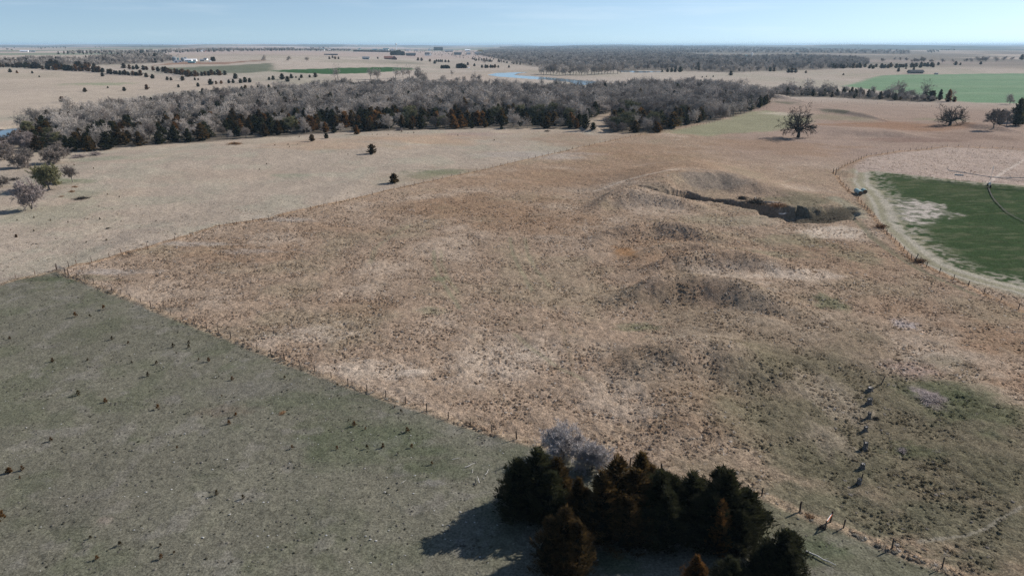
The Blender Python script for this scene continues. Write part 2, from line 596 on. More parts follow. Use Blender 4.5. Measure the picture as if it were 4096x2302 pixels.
class MB:
    """collects simple solids in one mesh"""
    def __init__(self):
        self.v, self.f = [], []

    def add(self, V, F):
        o = len(self.v)
        self.v += [tuple(p) for p in V]
        self.f += [tuple(i + o for i in q) for q in F]
        return self

    def box(self, c, s, rz=0.0, taper=1.0):
        cx, cy, cz = c
        hx, hy, hz = s[0] / 2, s[1] / 2, s[2] / 2
        co, si = math.cos(rz), math.sin(rz)
        V = []
        for z, k in ((-hz, 1.0), (hz, taper)):
            for x, y in ((-hx, -hy), (hx, -hy), (hx, hy), (-hx, hy)):
                V.append((cx + (x * co - y * si) * k, cy + (x * si + y * co) * k, cz + z))
        return self.add(V, [(0, 3, 2, 1), (4, 5, 6, 7), (0, 1, 5, 4), (1, 2, 6, 5), (2, 3, 7, 6), (3, 0, 4, 7)])

    def tube(self, a, b, r0, r1=None, n=6, caps=True):
        r1 = r0 if r1 is None else r1
        a, b = Vector(a), Vector(b)
        d = (b - a).normalized()
        u = d.orthogonal().normalized()
        w = d.cross(u)
        V = []
        for p, r in ((a, r0), (b, r1)):
            for i in range(n):
                t = 2 * math.pi * i / n
                V.append(p + u * (r * math.cos(t)) + w * (r * math.sin(t)))
        F = [(i, (i + 1) % n, n + (i + 1) % n, n + i) for i in range(n)]
        if caps:
            F += [tuple(range(n - 1, -1, -1)), tuple(range(n, 2 * n))]
        return self.add(V, F)

    def path(self, pts, r, n=5):
        for i in range(len(pts) - 1):
            self.tube(pts[i], pts[i + 1], r if np.isscalar(r) else r[i], r if np.isscalar(r) else r[i + 1], n)
        return self

    def lathe(self, prof, n=16, c=(0, 0, 0), jitter=None):
        V, F = [], []
        for j, (r, z) in enumerate(prof):
            for i in range(n):
                t = 2 * math.pi * i / n
                k = 1.0 if jitter is None else jitter(t, z)
                V.append((c[0] + r * k * math.cos(t), c[1] + r * k * math.sin(t), c[2] + z))
        for j in range(len(prof) - 1):
            for i in range(n):
                F.append((j * n + i, j * n + (i + 1) % n, (j + 1) * n + (i + 1) % n, (j + 1) * n + i))
        F.append(tuple(range(n - 1, -1, -1)))
        F.append(tuple((len(prof) - 1) * n + i for i in range(n)))
        return self.add(V, F)

    def mesh(self, name, mat, smooth_shade=False):
        me = bpy.data.meshes.new(name)
        me.from_pydata(self.v, [], self.f)
        me.materials.append(mat)
        if smooth_shade:
            me.polygons.foreach_set('use_smooth', np.ones(len(me.polygons), bool))
        me.update()
        return me


def link(name, data, parent=None, loc=None, rz=None, scl=None):
    o = bpy.data.objects.new(name, data)
    COL.objects.link(o)
    if parent is not None:
        o.parent = parent
    if loc is not None:
        o.location = loc
    if rz is not None:
        o.rotation_euler = (0, 0, rz)
    if scl is not None:
        o.scale = scl if hasattr(scl, '__len__') else (scl, scl, scl)
    return o


def tag(o, label, cat, group=None):
    o['label'] = label
    o['category'] = cat
    if group:
        o['group'] = group
    return o


def thing(name, label, cat, loc=(0, 0, 0), rz=0.0, scl=None, group=None):
    return tag(link(name, None, None, loc, rz, scl), label, cat, group)


def ordinal(n):
    names = ['first', 'second', 'third', 'fourth', 'fifth', 'sixth', 'seventh', 'eighth', 'ninth', 'tenth', 'eleventh', 'twelfth']
    if n <= 12:
        return names[n - 1]
    s = 'th' if 10 <= n % 100 <= 20 else {1: 'st', 2: 'nd', 3: 'rd'}.get(n % 10, 'th')
    return f'{n}{s}'


# ------------------------------------------------------------------ land cover (surface colours, shade of some slopes painted in, world space)
FENCE_A = [(226, 1078), (262, 1094), (275, 1100), (309, 1111), (342, 1124.6), (375, 1135), (410, 1148), (447.5, 1164), (484, 1178),
           (522, 1196), (564, 1212), (603, 1226), (644.6, 1245.6), (684, 1262), (730, 1278), (778.5, 1297), (827, 1314), (874, 1334),
           (923.6, 1352), (977, 1375), (1028.5, 1395.5), (1083, 1416.5), (1139, 1441), (1199, 1463), (1260, 1488), (1326, 1512.6),
           (1393, 1538.7), (1468, 1564), (1543, 1588.5), (1622, 1615), (1707, 1643), (1794.5, 1675.5), (1881.5, 1700), (1967, 1728),
           (2067, 1756), (2173.6, 1782), (2285, 1812), (2400, 1838), (2520, 1864), (2645, 1892), (2775, 1922), (2910, 1952),
           (3047, 1983), (3199, 2045.5), (3373, 2112.5), (3567, 2191), (3768, 2269), (4010, 2365), (4290, 2470)]
FENCE_B = [(275.7, 1067.5), (306, 1056), (367, 1048), (439, 1030), (486, 1014.5), (590, 990), (700, 962), (879, 911), (1075, 879),
           (1296, 827), (1534, 766), (1733, 723), (1908, 684), (2115, 636), (2290, 596), (2480, 556), (2580, 536)]
FENCE_C = [(226, 1079), (140, 1099), (63, 1111), (-10, 1135), (-160, 1170)]
FENCE_D = [(3343, 697), (3356, 717.6), (3373, 740), (3383, 750), (3393, 762), (3424, 785), (3433, 797), (3445, 813), (3458, 828), (3469, 838),
           (3482, 851), (3494, 867), (3512, 893), (3532, 922), (3547, 936.6), (3563.6, 952), (3579, 969), (3596, 986), (3614, 1004), (3628.6, 1019.7),
           (3644, 1035), (3662, 1047), (3706, 1066.8), (3757.5, 1091.5), (3815, 1118), (3872, 1145), (3935, 1175), (4003, 1203.7), (4073, 1237),
           (4150, 1272), (4240, 1312)]
FENCE_E = [(3333, 694), (3354, 678), (3367, 671), (3378.6, 664), (3389, 659), (3400.6, 654), (3412, 650), (3423.5, 645), (3433, 639),
           (3444.6, 635), (3455, 630), (3465, 625), (3484.5, 621), (3503.6, 618), (3526.6, 615), (3550.5, 611), (3573, 608), (3597, 604),
           (3619, 602), (3641, 601), (3663, 600), (3684.6, 598), (3706.5, 597), (3726, 593), (3768, 589), (3789, 586), (3832, 587),
           (3873.5, 588), (3919, 590), (3969, 592), (4007, 592), (4050.5, 594), (4110, 597), (4180, 600)]
FENCE_F = [(2636, 527), (2720, 514), (2788, 504), (2860, 486), (2930, 464), (2995, 446), (3066, 433)]
FENCE_G = [(3090, 402), (3200, 404), (3330, 409), (3450, 413), (3570, 418), (3690, 424), (3760, 430)]

CROP = [(3492, 685), (3586, 696.5), (3694, 708), (3806, 719), (3954, 731), (4096, 742), (4400, 768), (4400, 1260), (4250, 1190), (4096, 1140),
        (4053, 1133), (3963, 1112), (3873, 1086), (3806, 1058), (3739, 1013), (3671, 959), (3626, 919), (3599, 880), (3580, 830), (3559, 797),
        (3523, 762), (3487, 730)]
STUBBLE = [(3420, 668), (3465, 632), (3530, 620), (3620, 607), (3730, 598), (3790, 591), (3900, 593), (4096, 602), (4400, 612), (4400, 766),
           (4096, 739), (3954, 728), (3806, 716), (3694, 705), (3586, 693), (3500, 683), (3440, 690)]
BARE = [(3590, 800), (3649, 800), (3716, 812), (3761, 832), (3799, 851), (3739, 870), (3649, 889), (3600, 880)]
PASTURE = [(-900, 1330), (-160, 1172), (-10, 1137), (63, 1112), (140, 1100)] + FENCE_A + [(4290, 2900), (-1500, 2900)]
WHEAT_MID = [(1080, 283), (1180, 277), (1300, 274), (1420, 270), (1560, 268), (1640, 270), (1660, 277), (1560, 286), (1460, 292), (1330, 296), (1230, 293), (1140, 288)]
WHEAT_RIGHT = [(3375, 343), (3430, 330), (3480, 312), (3530, 301), (3640, 297), (3760, 297), (3900, 294), (4096, 293), (4500, 292), (4500, 425), (4200, 418),
               (4050, 412), (3900, 409), (3830, 404), (3700, 385), (3500, 360)]
DARK_FIELD = [(620, 268), (700, 270), (800, 266), (900, 262), (1000, 256), (1090, 252), (1090, 282), (1000, 291), (900, 293), (760, 290), (680, 282)]
FARMYARD = [(610, 262), (680, 250), (760, 247), (860, 248), (940, 246), (1060, 238), (1060, 242), (960, 250), (900, 258), (830, 256), (760, 256), (690, 258)]
HILL_LEFT = [(-700, 300), (0, 275), (300, 283), (420, 290), (600, 305), (760, 318), (900, 330), (1010, 335), (1010, 350), (700, 370), (480, 395), (300, 430),
             (160, 480), (0, 500), (-500, 560)]
GREEN_STRIP = [(2650, 528), (2720, 514), (2800, 500), (2900, 474), (2985, 448), (3070, 440), (3180, 455), (3250, 480), (3150, 515), (3020, 528), (2900, 532), (2820, 540), (2740, 534)]

WP = {k: world_poly(v) for k, v in dict(CROP=CROP, STUBBLE=STUBBLE, BARE=BARE, PASTURE=PASTURE, WHEAT_MID=WHEAT_MID, WHEAT_RIGHT=WHEAT_RIGHT,
                                        DARK_FIELD=DARK_FIELD, FARMYARD=FARMYARD, HILL_LEFT=HILL_LEFT, GREEN_STRIP=GREEN_STRIP).items()}
FW = {k: world_poly(v) for k, v in dict(A=FENCE_A, B=FENCE_B, C=FENCE_C, D=FENCE_D, E=FENCE_E).items()}

TAN = (0.264, 0.195, 0.142)
RUST = (0.226, 0.149, 0.097)
STRAW = (0.49, 0.415, 0.34)
GREY = (0.30, 0.265, 0.235)
OLIVE = (0.185, 0.172, 0.112)
GREEN = (0.105, 0.128, 0.070)

# soft patches: centre and half size in photo pixels, colour, strength
PATCHES = [
    # prairie inside the fences
    (700, 1100, 420, 70, TAN, 0.5), (950, 1010, 330, 45, RUST, 0.55), (1350, 900, 300, 55, RUST, 0.45), (1900, 830, 420, 60, RUST, 0.75), (2000, 720, 500, 60, RUST, 0.45), (2550, 680, 500, 70, RUST, 0.5),
    (2150, 900, 300, 60, RUST, 0.65), (2300, 720, 500, 50, RUST, 0.5), (2600, 600, 420, 40, RUST, 0.5), (3100, 590, 330, 40, RUST, 0.55),
    (2150, 620, 260, 18, GREY, 0.5), (1000, 1000, 150, 12, GREY, 0.4), (450, 1085, 200, 14, GREY, 0.6), (750, 975, 230, 10, GREY, 0.5),
    (1150, 880, 140, 9, GREY, 0.6), (1450, 1230, 200, 40, RUST, 0.4), (1800, 1130, 240, 60, TAN, 0.5), (1980, 1450, 360, 90, STRAW, 0.35),
    (1250, 1330, 200, 40, STRAW, 0.35), (1500, 1480, 260, 50, STRAW, 0.4), (2500, 1450, 250, 40, RUST, 0.45), (2850, 1600, 300, 60, RUST, 0.5),
    (2620, 1050, 190, 40, RUST, 0.5), (2750, 1205, 260, 40, RUST, 0.55), (2700, 1120, 260, 36, RUST, 0.5), (2600, 965, 230, 26, RUST, 0.5), (2500, 1010, 55, 30, (0.26, 0.13, 0.05), 0.6), (2550, 1310, 110, 18, GREEN, 0.55), (2900, 1120, 240, 60, STRAW, 0.4),
    (3200, 960, 170, 40, OLIVE, 0.5), (3320, 930, 170, 34, STRAW, 0.6), (3200, 1100, 200, 30, STRAW, 0.45), (3060, 1020, 190, 22, OLIVE, 0.5),
    (3330, 1210, 80, 40, GREEN, 0.6), (2900, 880, 260, 26, OLIVE, 0.4), (1760, 690, 160, 16, GREEN, 0.65), (1700, 705, 80, 14, OLIVE, 0.6),
    (1760, 1110, 45, 12, GREEN, 0.6), (1730, 1240, 70, 20, OLIVE, 0.55), (3430, 1030, 120, 40, OLIVE, 0.5), (3600, 1230, 220, 60, RUST, 0.4),
    (4000, 1370, 220, 90, (0.22, 0.135, 0.085), 0.55), (4150, 1550, 200, 90, (0.22, 0.135, 0.085), 0.6), (3750, 1440, 150, 50, STRAW, 0.35),
    (2800, 1720, 300, 40, RUST, 0.5), (3050, 1660, 200, 40, OLIVE, 0.4),
    # rough ground on the right, greening towards the camera
    (3350, 1650, 800, 520, (0.165, 0.135, 0.095), 0.5), (3800, 1900, 980, 520, (0.116, 0.102, 0.068), 0.82), (4000, 2150, 520, 210, (0.105, 0.098, 0.066), 0.85), (3450, 2050, 360, 120, (0.108, 0.100, 0.066), 0.8), (3100, 2050, 420, 150, (0.115, 0.105, 0.07), 0.8), (3750, 1560, 200, 60, (0.066, 0.080, 0.042), 0.5), (3900, 1640, 300, 110, (0.066, 0.080, 0.042), 0.55), (3300, 1850, 330, 110, (0.110, 0.100, 0.066), 0.7),
    (3650, 1800, 150, 40, (0.066, 0.080, 0.042), 0.5), (4000, 1900, 260, 120, (0.110, 0.100, 0.066), 0.7), (3330, 1590, 120, 110, (0.27, 0.22, 0.17), 0.5), (3300, 1750, 100, 90, (0.27, 0.22, 0.17), 0.45),
    (3720, 1590, 60, 50, (0.24, 0.19, 0.19), 0.7), (3650, 1480, 120, 40, (0.30, 0.22, 0.19), 0.55), (3620, 1290, 50, 25, (0.38, 0.34, 0.34), 0.6),
    # grazed pasture on the left
    (250, 1110, 240, 14, (0.060, 0.075, 0.040), 0.5), (900, 1330, 300, 40, (0.092, 0.090, 0.056), 0.3), (1500, 1750, 420, 110, (0.060, 0.075, 0.040), 0.45), (1250, 1600, 260, 50, (0.060, 0.075, 0.040), 0.4),
    (600, 1850, 420, 90, (0.112, 0.104, 0.081), 0.5), (1000, 1560, 240, 40, (0.134, 0.123, 0.106), 0.5), (300, 2050, 300, 120, (0.126, 0.115, 0.092), 0.55),
    (1250, 2100, 400, 110, (0.106, 0.101, 0.076), 0.5), (900, 1640, 120, 30, (0.134, 0.106, 0.078), 0.5), (1750, 1880, 200, 50, (0.060, 0.075, 0.040), 0.4),
    (2950, 2150, 200, 60, (0.060, 0.075, 0.040), 0.4), (2450, 2250, 160, 50, (0.060, 0.075, 0.040), 0.7), (3250, 2200, 160, 70, (0.060, 0.075, 0.040), 0.6), (3500, 2260, 300, 60, (0.092, 0.090, 0.056), 0.5),
    (1730, 1930, 60, 18, (0.202, 0.185, 0.168), 0.6), (420, 2080, 40, 22, (0.224, 0.185, 0.151), 0.6), (640, 1240, 130, 22, (0.134, 0.126, 0.106), 0.5),
    # upper pasture
    (250, 850, 260, 60, (0.235, 0.225, 0.165), 0.55), (430, 640, 200, 14, (0.20, 0.21, 0.15), 0.55), (260, 730, 120, 12, (0.13, 0.15, 0.09), 0.65),
    (620, 800, 250, 30, (0.25, 0.235, 0.18), 0.4), (1300, 590, 400, 30, (0.32, 0.225, 0.155), 0.6), (1700, 560, 300, 26, (0.32, 0.22, 0.15), 0.6),
    (900, 700, 400, 40, (0.31, 0.245, 0.19), 0.5), (2300, 560, 260, 30, RUST, 0.5), (1150, 700, 100, 10, (0.19, 0.20, 0.14), 0.5),
    (1900, 535, 140, 10, (0.24, 0.17, 0.15), 0.5), (330, 775, 120, 20, (0.18, 0.19, 0.13), 0.45),
    # right middle distance
    (3500, 440, 420, 26, (0.27, 0.21, 0.17), 0.5), (3600, 505, 330, 22, (0.23, 0.135, 0.085), 0.75), (3900, 545, 260, 20, (0.19, 0.135, 0.105), 0.6),
    (3350, 470, 180, 16, OLIVE, 0.5), (3150, 455, 120, 8, STRAW, 0.5), (3750, 478, 120, 9, OLIVE, 0.5), (3650, 560, 250, 12, (0.16, 0.105, 0.085), 0.6),
    (2850, 752, 230, 16, (0.17, 0.14, 0.115), 0.8), (3180, 800, 200, 26, (0.14, 0.125, 0.085), 0.75), (2640, 790, 100, 9, (0.12, 0.10, 0.075), 0.6), (3280, 838, 130, 22, (0.10, 0.095, 0.065), 0.7), (2640, 785, 90, 10, (0.19, 0.15, 0.115), 0.6),  # gully far bank: grey growth, plus its shade painted in on the right
    (2580, 925, 90, 10, (0.16, 0.14, 0.09), 0.5), (2480, 830, 75, 8, (0.19, 0.15, 0.12), 0.6), (2640, 1210, 150, 26, (0.20, 0.155, 0.11), 0.55), (2750, 1110, 140, 26, (0.20, 0.15, 0.10), 0.5),  # shaded near sides of the ridges, put into the ground colour
    (3140, 410, 55, 9, (0.09, 0.09, 0.065), 0.7), (3345, 448, 60, 11, (0.10, 0.10, 0.07), 0.75), (3420, 470, 40, 8, (0.13, 0.125, 0.085), 0.5),
    # far left hillside and beyond the wood
    (380, 335, 160, 8, (0.16, 0.20, 0.115), 0.6), (150, 300, 260, 20, (0.27, 0.235, 0.18), 0.5), (60, 470, 140, 16, (0.25, 0.24, 0.19), 0.5),
    (1900, 320, 250, 22, (0.35, 0.28, 0.23), 0.5), (2650, 305, 300, 16, (0.33, 0.285, 0.24), 0.6), (3150, 300, 200, 18, (0.30, 0.26, 0.215), 0.5),
    (1500, 245, 160, 10, (0.24, 0.21, 0.17), 0.6), (1900, 260, 300, 14, (0.30, 0.255, 0.21), 0.5), (3800, 250, 400, 14, (0.30, 0.24, 0.21), 0.5),
    (1620, 252, 130, 5, (0.13, 0.135, 0.10), 0.5), (1330, 247, 120, 5, (0.17, 0.165, 0.125), 0.4),
    (1000, 245, 60, 3, (0.17, 0.11, 0.08), 0.5),
]
PATCH_W = []
for (_px, _py, _rx, _ry, _c, _s) in PATCHES:
    _gx, _gy = ground_pt(np.array([_px, _px - _rx, _px + _rx, _px, _px], float), np.array([_py, _py, _py, _py - _ry, _py + _ry], float), h_base)
    PATCH_W.append((_gx[0], (_gy[3] + _gy[4]) / 2, (_gx[2] - _gx[1]) / 2, abs(_gy[3] - _gy[4]) / 2, _c, _s))

# trails, ruts and stock paths: photo line, half width in metres, colour, strength
TRAILS = [
    ([(3400, 862), (3415, 878), (3451, 914), (3487, 955), (3541, 997), (3595, 1033), (3640, 1058), (3700, 1090), (3790, 1130), (3900, 1180)], 0.45, (0.13, 0.12, 0.08), 0.75),
    ([(3440, 885), (3475, 925), (3520, 968), (3570, 1005), (3640, 1045), (3690, 1072)], 0.4, (0.14, 0.125, 0.085), 0.6),
    ([(3330, 790), (3380, 815), (3430, 845), (3440, 870)], 1.6, (0.25, 0.23, 0.17), 0.6),
    ([(3679, 2163), (3854, 2138), (3954, 2107), (3991, 2076), (4035, 2051), (4091, 2023), (4200, 1990)], 0.13, (0.25, 0.225, 0.185), 0.45),
    ([(1735, 1000), (1737, 1050), (1760, 1110), (1800, 1170), (1840, 1230)], 0.35, OLIVE, 0.6),
    ([(1765, 1000), (1765, 1050), (1790, 1105), (1830, 1160)], 0.3, OLIVE, 0.5),
    ([(2040, 950), (2050, 1010), (2085, 1080), (2130, 1160)], 0.35, OLIVE, 0.55),
    ([(2100, 950), (2110, 1010), (2145, 1080), (2200, 1140)], 0.35, OLIVE, 0.5),
    ([(2060, 1340), (2150, 1410), (2240, 1470), (2330, 1520)], 0.35, OLIVE, 0.5),
    ([(2240, 1290), (2265, 1380), (2290, 1450)], 0.35, (0.17, 0.13, 0.09), 0.55),
    ([(1640, 900), (1580, 930), (1500, 990), (1480, 1050)], 0.5, OLIVE, 0.4),
    ([(2340, 880), (2345, 930), (2360, 970)], 0.35, STRAW, 0.2),
    ([(2650, 870), (2640, 905), (2690, 930)], 0.3, STRAW, 0.2),
    ([(3130, 730), (3170, 712), (3190, 700)], 0.25, STRAW, 0.25),
    ([(3090, 760), (3200, 700), (3330, 690)], 0.5, (0.24, 0.19, 0.13), 0.4),
    ([(2700, 730), (2600, 745), (2500, 750), (2380, 770)], 0.8, STRAW, 0.35),
    ([(3954, 728), (4010, 690), (4096, 640), (4200, 590)], 0.5, (0.50, 0.43, 0.37), 0.6),
    ([(3440, 672), (3520, 678), (3560, 684)], 0.6, (0.15, 0.12, 0.10), 0.6),
    ([(1030, 238), (1300, 236), (1420, 232), (1500, 238)], 5.0, (0.42, 0.38, 0.33), 0.4),
]
TRAIL_W = [(world_poly(p), w, c, s) for p, w, c, s in TRAILS]


def cover(x, y):
    """surface colour, tallness of the grass and field id at ground points"""
    n = len(x)
    r = np.hypot(x, y)
    col = np.empty((n, 3))
    tall = np.ones(n)
    fid = np.zeros(n, int)
    jn = fbm(x / 9, y / 9, 51, 4) - 0.5          # edge jitter (m scale)
    jf = fbm(x / 2.2, y / 2.2, 57, 3) - 0.5
    big = fbm(x / 60, y / 60, 61, 4)
    med = fbm(x / 17, y / 17, 67, 4)
    col[:] = TAN
    tall *= 0.9

    def paint(m, c, t=None, ix=None):
        m = np.clip(m, 0, 1)
        if ix is None:
            col[:] = col * (1 - m[:, None]) + np.array(c) * m[:, None]
            if t is not None:
                tall[:] = tall * (1 - m) + t * m
        else:
            col[ix] = col[ix] * (1 - m[:, None]) + np.array(c) * m[:, None]
            if t is not None:
                tall[ix] = tall[ix] * (1 - m) + t * m

    def poly(key, soft, jit, c=None, s=1.0, t=None, f=None, jfine=0.0):
        P = WP[key]
        mg = soft + jit + 5
        ix = np.nonzero((x > P[:, 0].min() - mg) & (x < P[:, 0].max() + mg) & (y > P[:, 1].min() - mg) & (y < P[:, 1].max() + mg))[0]
        if not len(ix):
            return
        sd = poly_sdf(x[ix], y[ix], P) + jn[ix] * jit + jf[ix] * jfine
        m = 1 - smooth(-soft, soft, sd)
        if c is not None:
            paint(m * s, c, t, ix)
        if f is not None:
            fid[ix[sd < 0]] = f

    # prairie colour drift
    paint(smooth(0.50, 0.72, big) * 0.45, RUST)
    paint(smooth(0.52, 0.75, med) * 0.22, STRAW)
    paint(smooth(0.55, 0.75, 1 - med) * 0.25, OLIVE)
    # upper pasture, north of the long diagonal fence
    yB = np.interp(x, FW['B'][:, 0], FW['B'][:, 1], left=1e9, right=1e9)
    yB = np.where(x < FW['B'][0, 0], np.interp(-x, -FW['C'][::1, 0], FW['C'][::1, 1]), yB)
    up = smooth(-0.6, 0.6, y - yB) * (1 - smooth(FW['B'][-1, 0] - 45, FW['B'][-1, 0], x))
    paint(up, (0.300, 0.247, 0.197), 0.42)
    paint(up * smooth(0.48, 0.68, med) * 0.4, (0.28, 0.265, 0.205))
    paint(up * smooth(0.5, 0.7, big) * 0.4, (0.36, 0.28, 0.21))
    # land beyond the wood
    beyond = smooth(560, 760, r)
    paint(beyond, (0.340, 0.290, 0.245), 0.3)
    paint(beyond * smooth(0.45, 0.7, fbm(x / 160, y / 160, 81, 4)) * 0.5, (0.27, 0.225, 0.18))
    paint(beyond * smooth(0.5, 0.7, fbm(x / 90, y / 140, 83, 3)) * 0.35, (0.225, 0.22, 0.165))
    # right middle distance, before the wheat
    mid = smooth(330, 420, r) * (1 - smooth(700, 900, r)) * smooth(0.25, 0.36, x / np.maximum(y, 1))
    paint(mid, (0.265, 0.198, 0.158), 0.5)
    # patchwork of far fields
    far = smooth(2300, 3400, r)
    bx = np.floor((x * 0.94 + y * 0.2) / 820 + 50)
    by = np.floor((y * 0.94 - x * 0.2) / 900 + 50)
    hh = _hash(bx, by, 3)
    pal = np.array([(0.37, 0.295, 0.255), (0.33, 0.265, 0.23), (0.40, 0.33, 0.29), (0.30, 0.25, 0.215), (0.36, 0.285, 0.245), (0.19, 0.20, 0.15), (0.24, 0.20, 0.175)])
    fc = pal[(hh * 6.999).astype(int)]
    kr = x / np.maximum(y, 1)
    wooded = smooth(0.0, 0.18, kr)               # wooded valley to the right: no open field there
    far1 = far * (1 - 0.6 * wooded)
    col[:] = col * (1 - far1[:, None]) + fc * far1[:, None]
    paint(smooth(1900, 2600, r) * wooded * smooth(0.30, 0.5, fbm(x / 420, y / 900, 87, 3)) * 0.8, (0.15, 0.135, 0.115))
    hz = smooth(7500, 11000, r) * smooth(0.40, 0.62, fbm(x / 1300, y / 2600, 95, 4) + 0.08 * wooded)
    paint(hz * 0.85, (0.07, 0.08, 0.065))

    poly('HILL_LEFT', 25, 30, (0.345, 0.285, 0.228), 0.8, 0.3)
    poly('PASTURE', 0.5, 0.8, (0.131, 0.123, 0.094), 1.0, 0.25, 1)
    ip = fid == 1
    paint(ip * smooth(0.47, 0.66, med) * 0.4, (0.130, 0.121, 0.092))
    paint(ip * smooth(0.50, 0.70, fbm(x / 7, y / 7, 91, 4)) * 0.4, (0.082, 0.090, 0.054))
    paint(ip * smooth(0.60, 0.74, fbm(x / 3.1, y / 3.1, 93, 3)) * 0.5, (0.175, 0.160, 0.138))
    poly('DARK_FIELD', 12, 20, (0.095, 0.11, 0.075), 0.85, 0.1, 6)
    poly('FARMYARD', 6, 8, (0.20, 0.115, 0.08), 0.8, 0.1)
    poly('GREEN_STRIP', 6, 14, (0.205, 0.205, 0.13), 0.8, 0.35)

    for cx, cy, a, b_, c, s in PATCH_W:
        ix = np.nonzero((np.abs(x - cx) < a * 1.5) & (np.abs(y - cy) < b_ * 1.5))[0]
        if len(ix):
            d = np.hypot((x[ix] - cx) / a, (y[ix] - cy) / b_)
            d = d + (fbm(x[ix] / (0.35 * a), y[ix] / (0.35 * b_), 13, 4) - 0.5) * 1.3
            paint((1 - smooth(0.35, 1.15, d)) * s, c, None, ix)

    poly('STUBBLE', 1.5, 3, (0.335, 0.265, 0.222), 1.0, 0.55, 3)
    # track and bare margins around the crop
    dD = poly_dist(x, y, FW['D'])
    sdc = poly_sdf(x, y, WP['CROP'])
    near_crop = (1 - smooth(5, 12, sdc + jn * 6)) * (fid == 0) * (x > 100) * (y < 330) * (x > np.interp(y, FW['D'][::-1, 1], FW['D'][::-1, 0]) + 1.0)
    paint(near_crop * 0.85, (0.215, 0.205, 0.145), 0.1)
    lane = (smooth(0.3, 1.6, sdc + jf * 2) * (1 - smooth(2.6, 4.4, sdc + jn * 3)))
    paint(near_crop * lane * 0.6, (0.35, 0.315, 0.27))
    paint(near_crop * smooth(5.5, 6.2, sdc) * (1 - smooth(6.8, 7.6, sdc)) * 0.6, (0.36, 0.325, 0.28))
    poly('CROP', 1.2, 5.0, (0.038, 0.058, 0.026), 1.0, 0.12, 2, 9.0)
    ic = fid == 2
    paint(ic * smooth(0.56, 0.74, fbm(x / 11, y / 2.2, 97, 4)) * 0.6, (0.068, 0.075, 0.042))
    paint(ic * smooth(0.62, 0.8, big) * 0.3, (0.062, 0.068, 0.038))
    spk = fbm(x / 1.5, y / 1.5, 151, 2)
    thin = ic * (1 - smooth(1, 10, -sdc + jn * 8)) * smooth(0.46, 0.58, spk)
    paint(thin * 0.85, (0.26, 0.235, 0.19))
    paint(ic * smooth(0.60, 0.72, fbm(x / 5, y / 2.0, 153, 3)) * 0.5, (0.10, 0.105, 0.062))
    poly('BARE', 2.5, 9.0, (0.36, 0.318, 0.28), 1.0, 0.08, None, 10.0)
    sb = poly_sdf(x, y, WP['BARE'])
    paint(ic * (sb < 2) * smooth(0.50, 0.60, fbm(x / 2.0, y / 2.0, 157, 3)) * 0.75, (0.06, 0.075, 0.042))
    poly('WHEAT_MID', 5, 6, (0.040, 0.085, 0.035), 1.0, 0.0, 4)
    poly('WHEAT_RIGHT', 8, 8, (0.150, 0.222, 0.138), 1.0, 0.0, 5)
    iw = fid == 5
    paint(iw * smooth(0.45, 0.7, fbm(x / 200, y / 45, 99, 4)) * 0.5, (0.20, 0.255, 0.17))
    for P, w, c, s in TRAIL_W:
        ix = np.nonzero((x > P[:, 0].min() - 8) & (x < P[:, 0].max() + 8) & (y > P[:, 1].min() - 8) & (y < P[:, 1].max() + 8))[0]
        if len(ix):
            d = poly_dist(x[ix], y[ix], P) + jf[ix] * 0.5
            paint((1 - smooth(w * 0.8, w * 2.2, d)) * s, c, 0.15, ix)
    # rank unmown grass along the fence lines
    for k, cc in (('A', (0.33, 0.245, 0.17)), ('B', (0.30, 0.20, 0.125)), ('C', (0.28, 0.21, 0.14)), ('D', (0.31, 0.205, 0.13)), ('E', (0.31, 0.21, 0.135))):
        P = FW[k]
        ix = np.nonzero((x > P[:, 0].min() - 8) & (x < P[:, 0].max() + 8) & (y > P[:, 1].min() - 8) & (y < P[:, 1].max() + 8))[0]
        if len(ix):
            d = poly_dist(x[ix], y[ix], P) + jf[ix] * 0.8
            paint((1 - smooth(0.35, 1.3, d)) * 0.75, cc, 1.0, ix)
    # woodland floor, its colour darkened for the shade between trees
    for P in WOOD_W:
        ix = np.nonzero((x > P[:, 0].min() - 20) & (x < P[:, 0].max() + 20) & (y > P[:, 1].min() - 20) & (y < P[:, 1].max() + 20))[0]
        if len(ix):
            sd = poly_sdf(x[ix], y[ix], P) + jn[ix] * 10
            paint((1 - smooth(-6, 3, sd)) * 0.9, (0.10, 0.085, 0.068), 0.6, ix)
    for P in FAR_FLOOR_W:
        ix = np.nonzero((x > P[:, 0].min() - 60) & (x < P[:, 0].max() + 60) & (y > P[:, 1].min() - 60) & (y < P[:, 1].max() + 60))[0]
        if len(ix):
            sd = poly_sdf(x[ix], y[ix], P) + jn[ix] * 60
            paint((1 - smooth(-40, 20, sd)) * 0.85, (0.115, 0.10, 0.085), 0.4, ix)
    # raw earth in the gully
    ix = np.nonzero((x > GULLY[:, 0].min() - 14) & (x < GULLY[:, 0].max() + 14) & (y > GULLY[:, 1].min() - 14) & (y < GULLY[:, 1].max() + 40))[0]
    if len(ix):
        d, wid = poly_dist(x[ix], y[ix], GULLY, (GULLY_W,))
        d = d + jf[ix] * 1.5
        paint((1 - smooth(0.5, 1.0, d / wid)) * 0.9, (0.066, 0.057, 0.043), 0.7, ix)
    return col * ALB, tall, fid


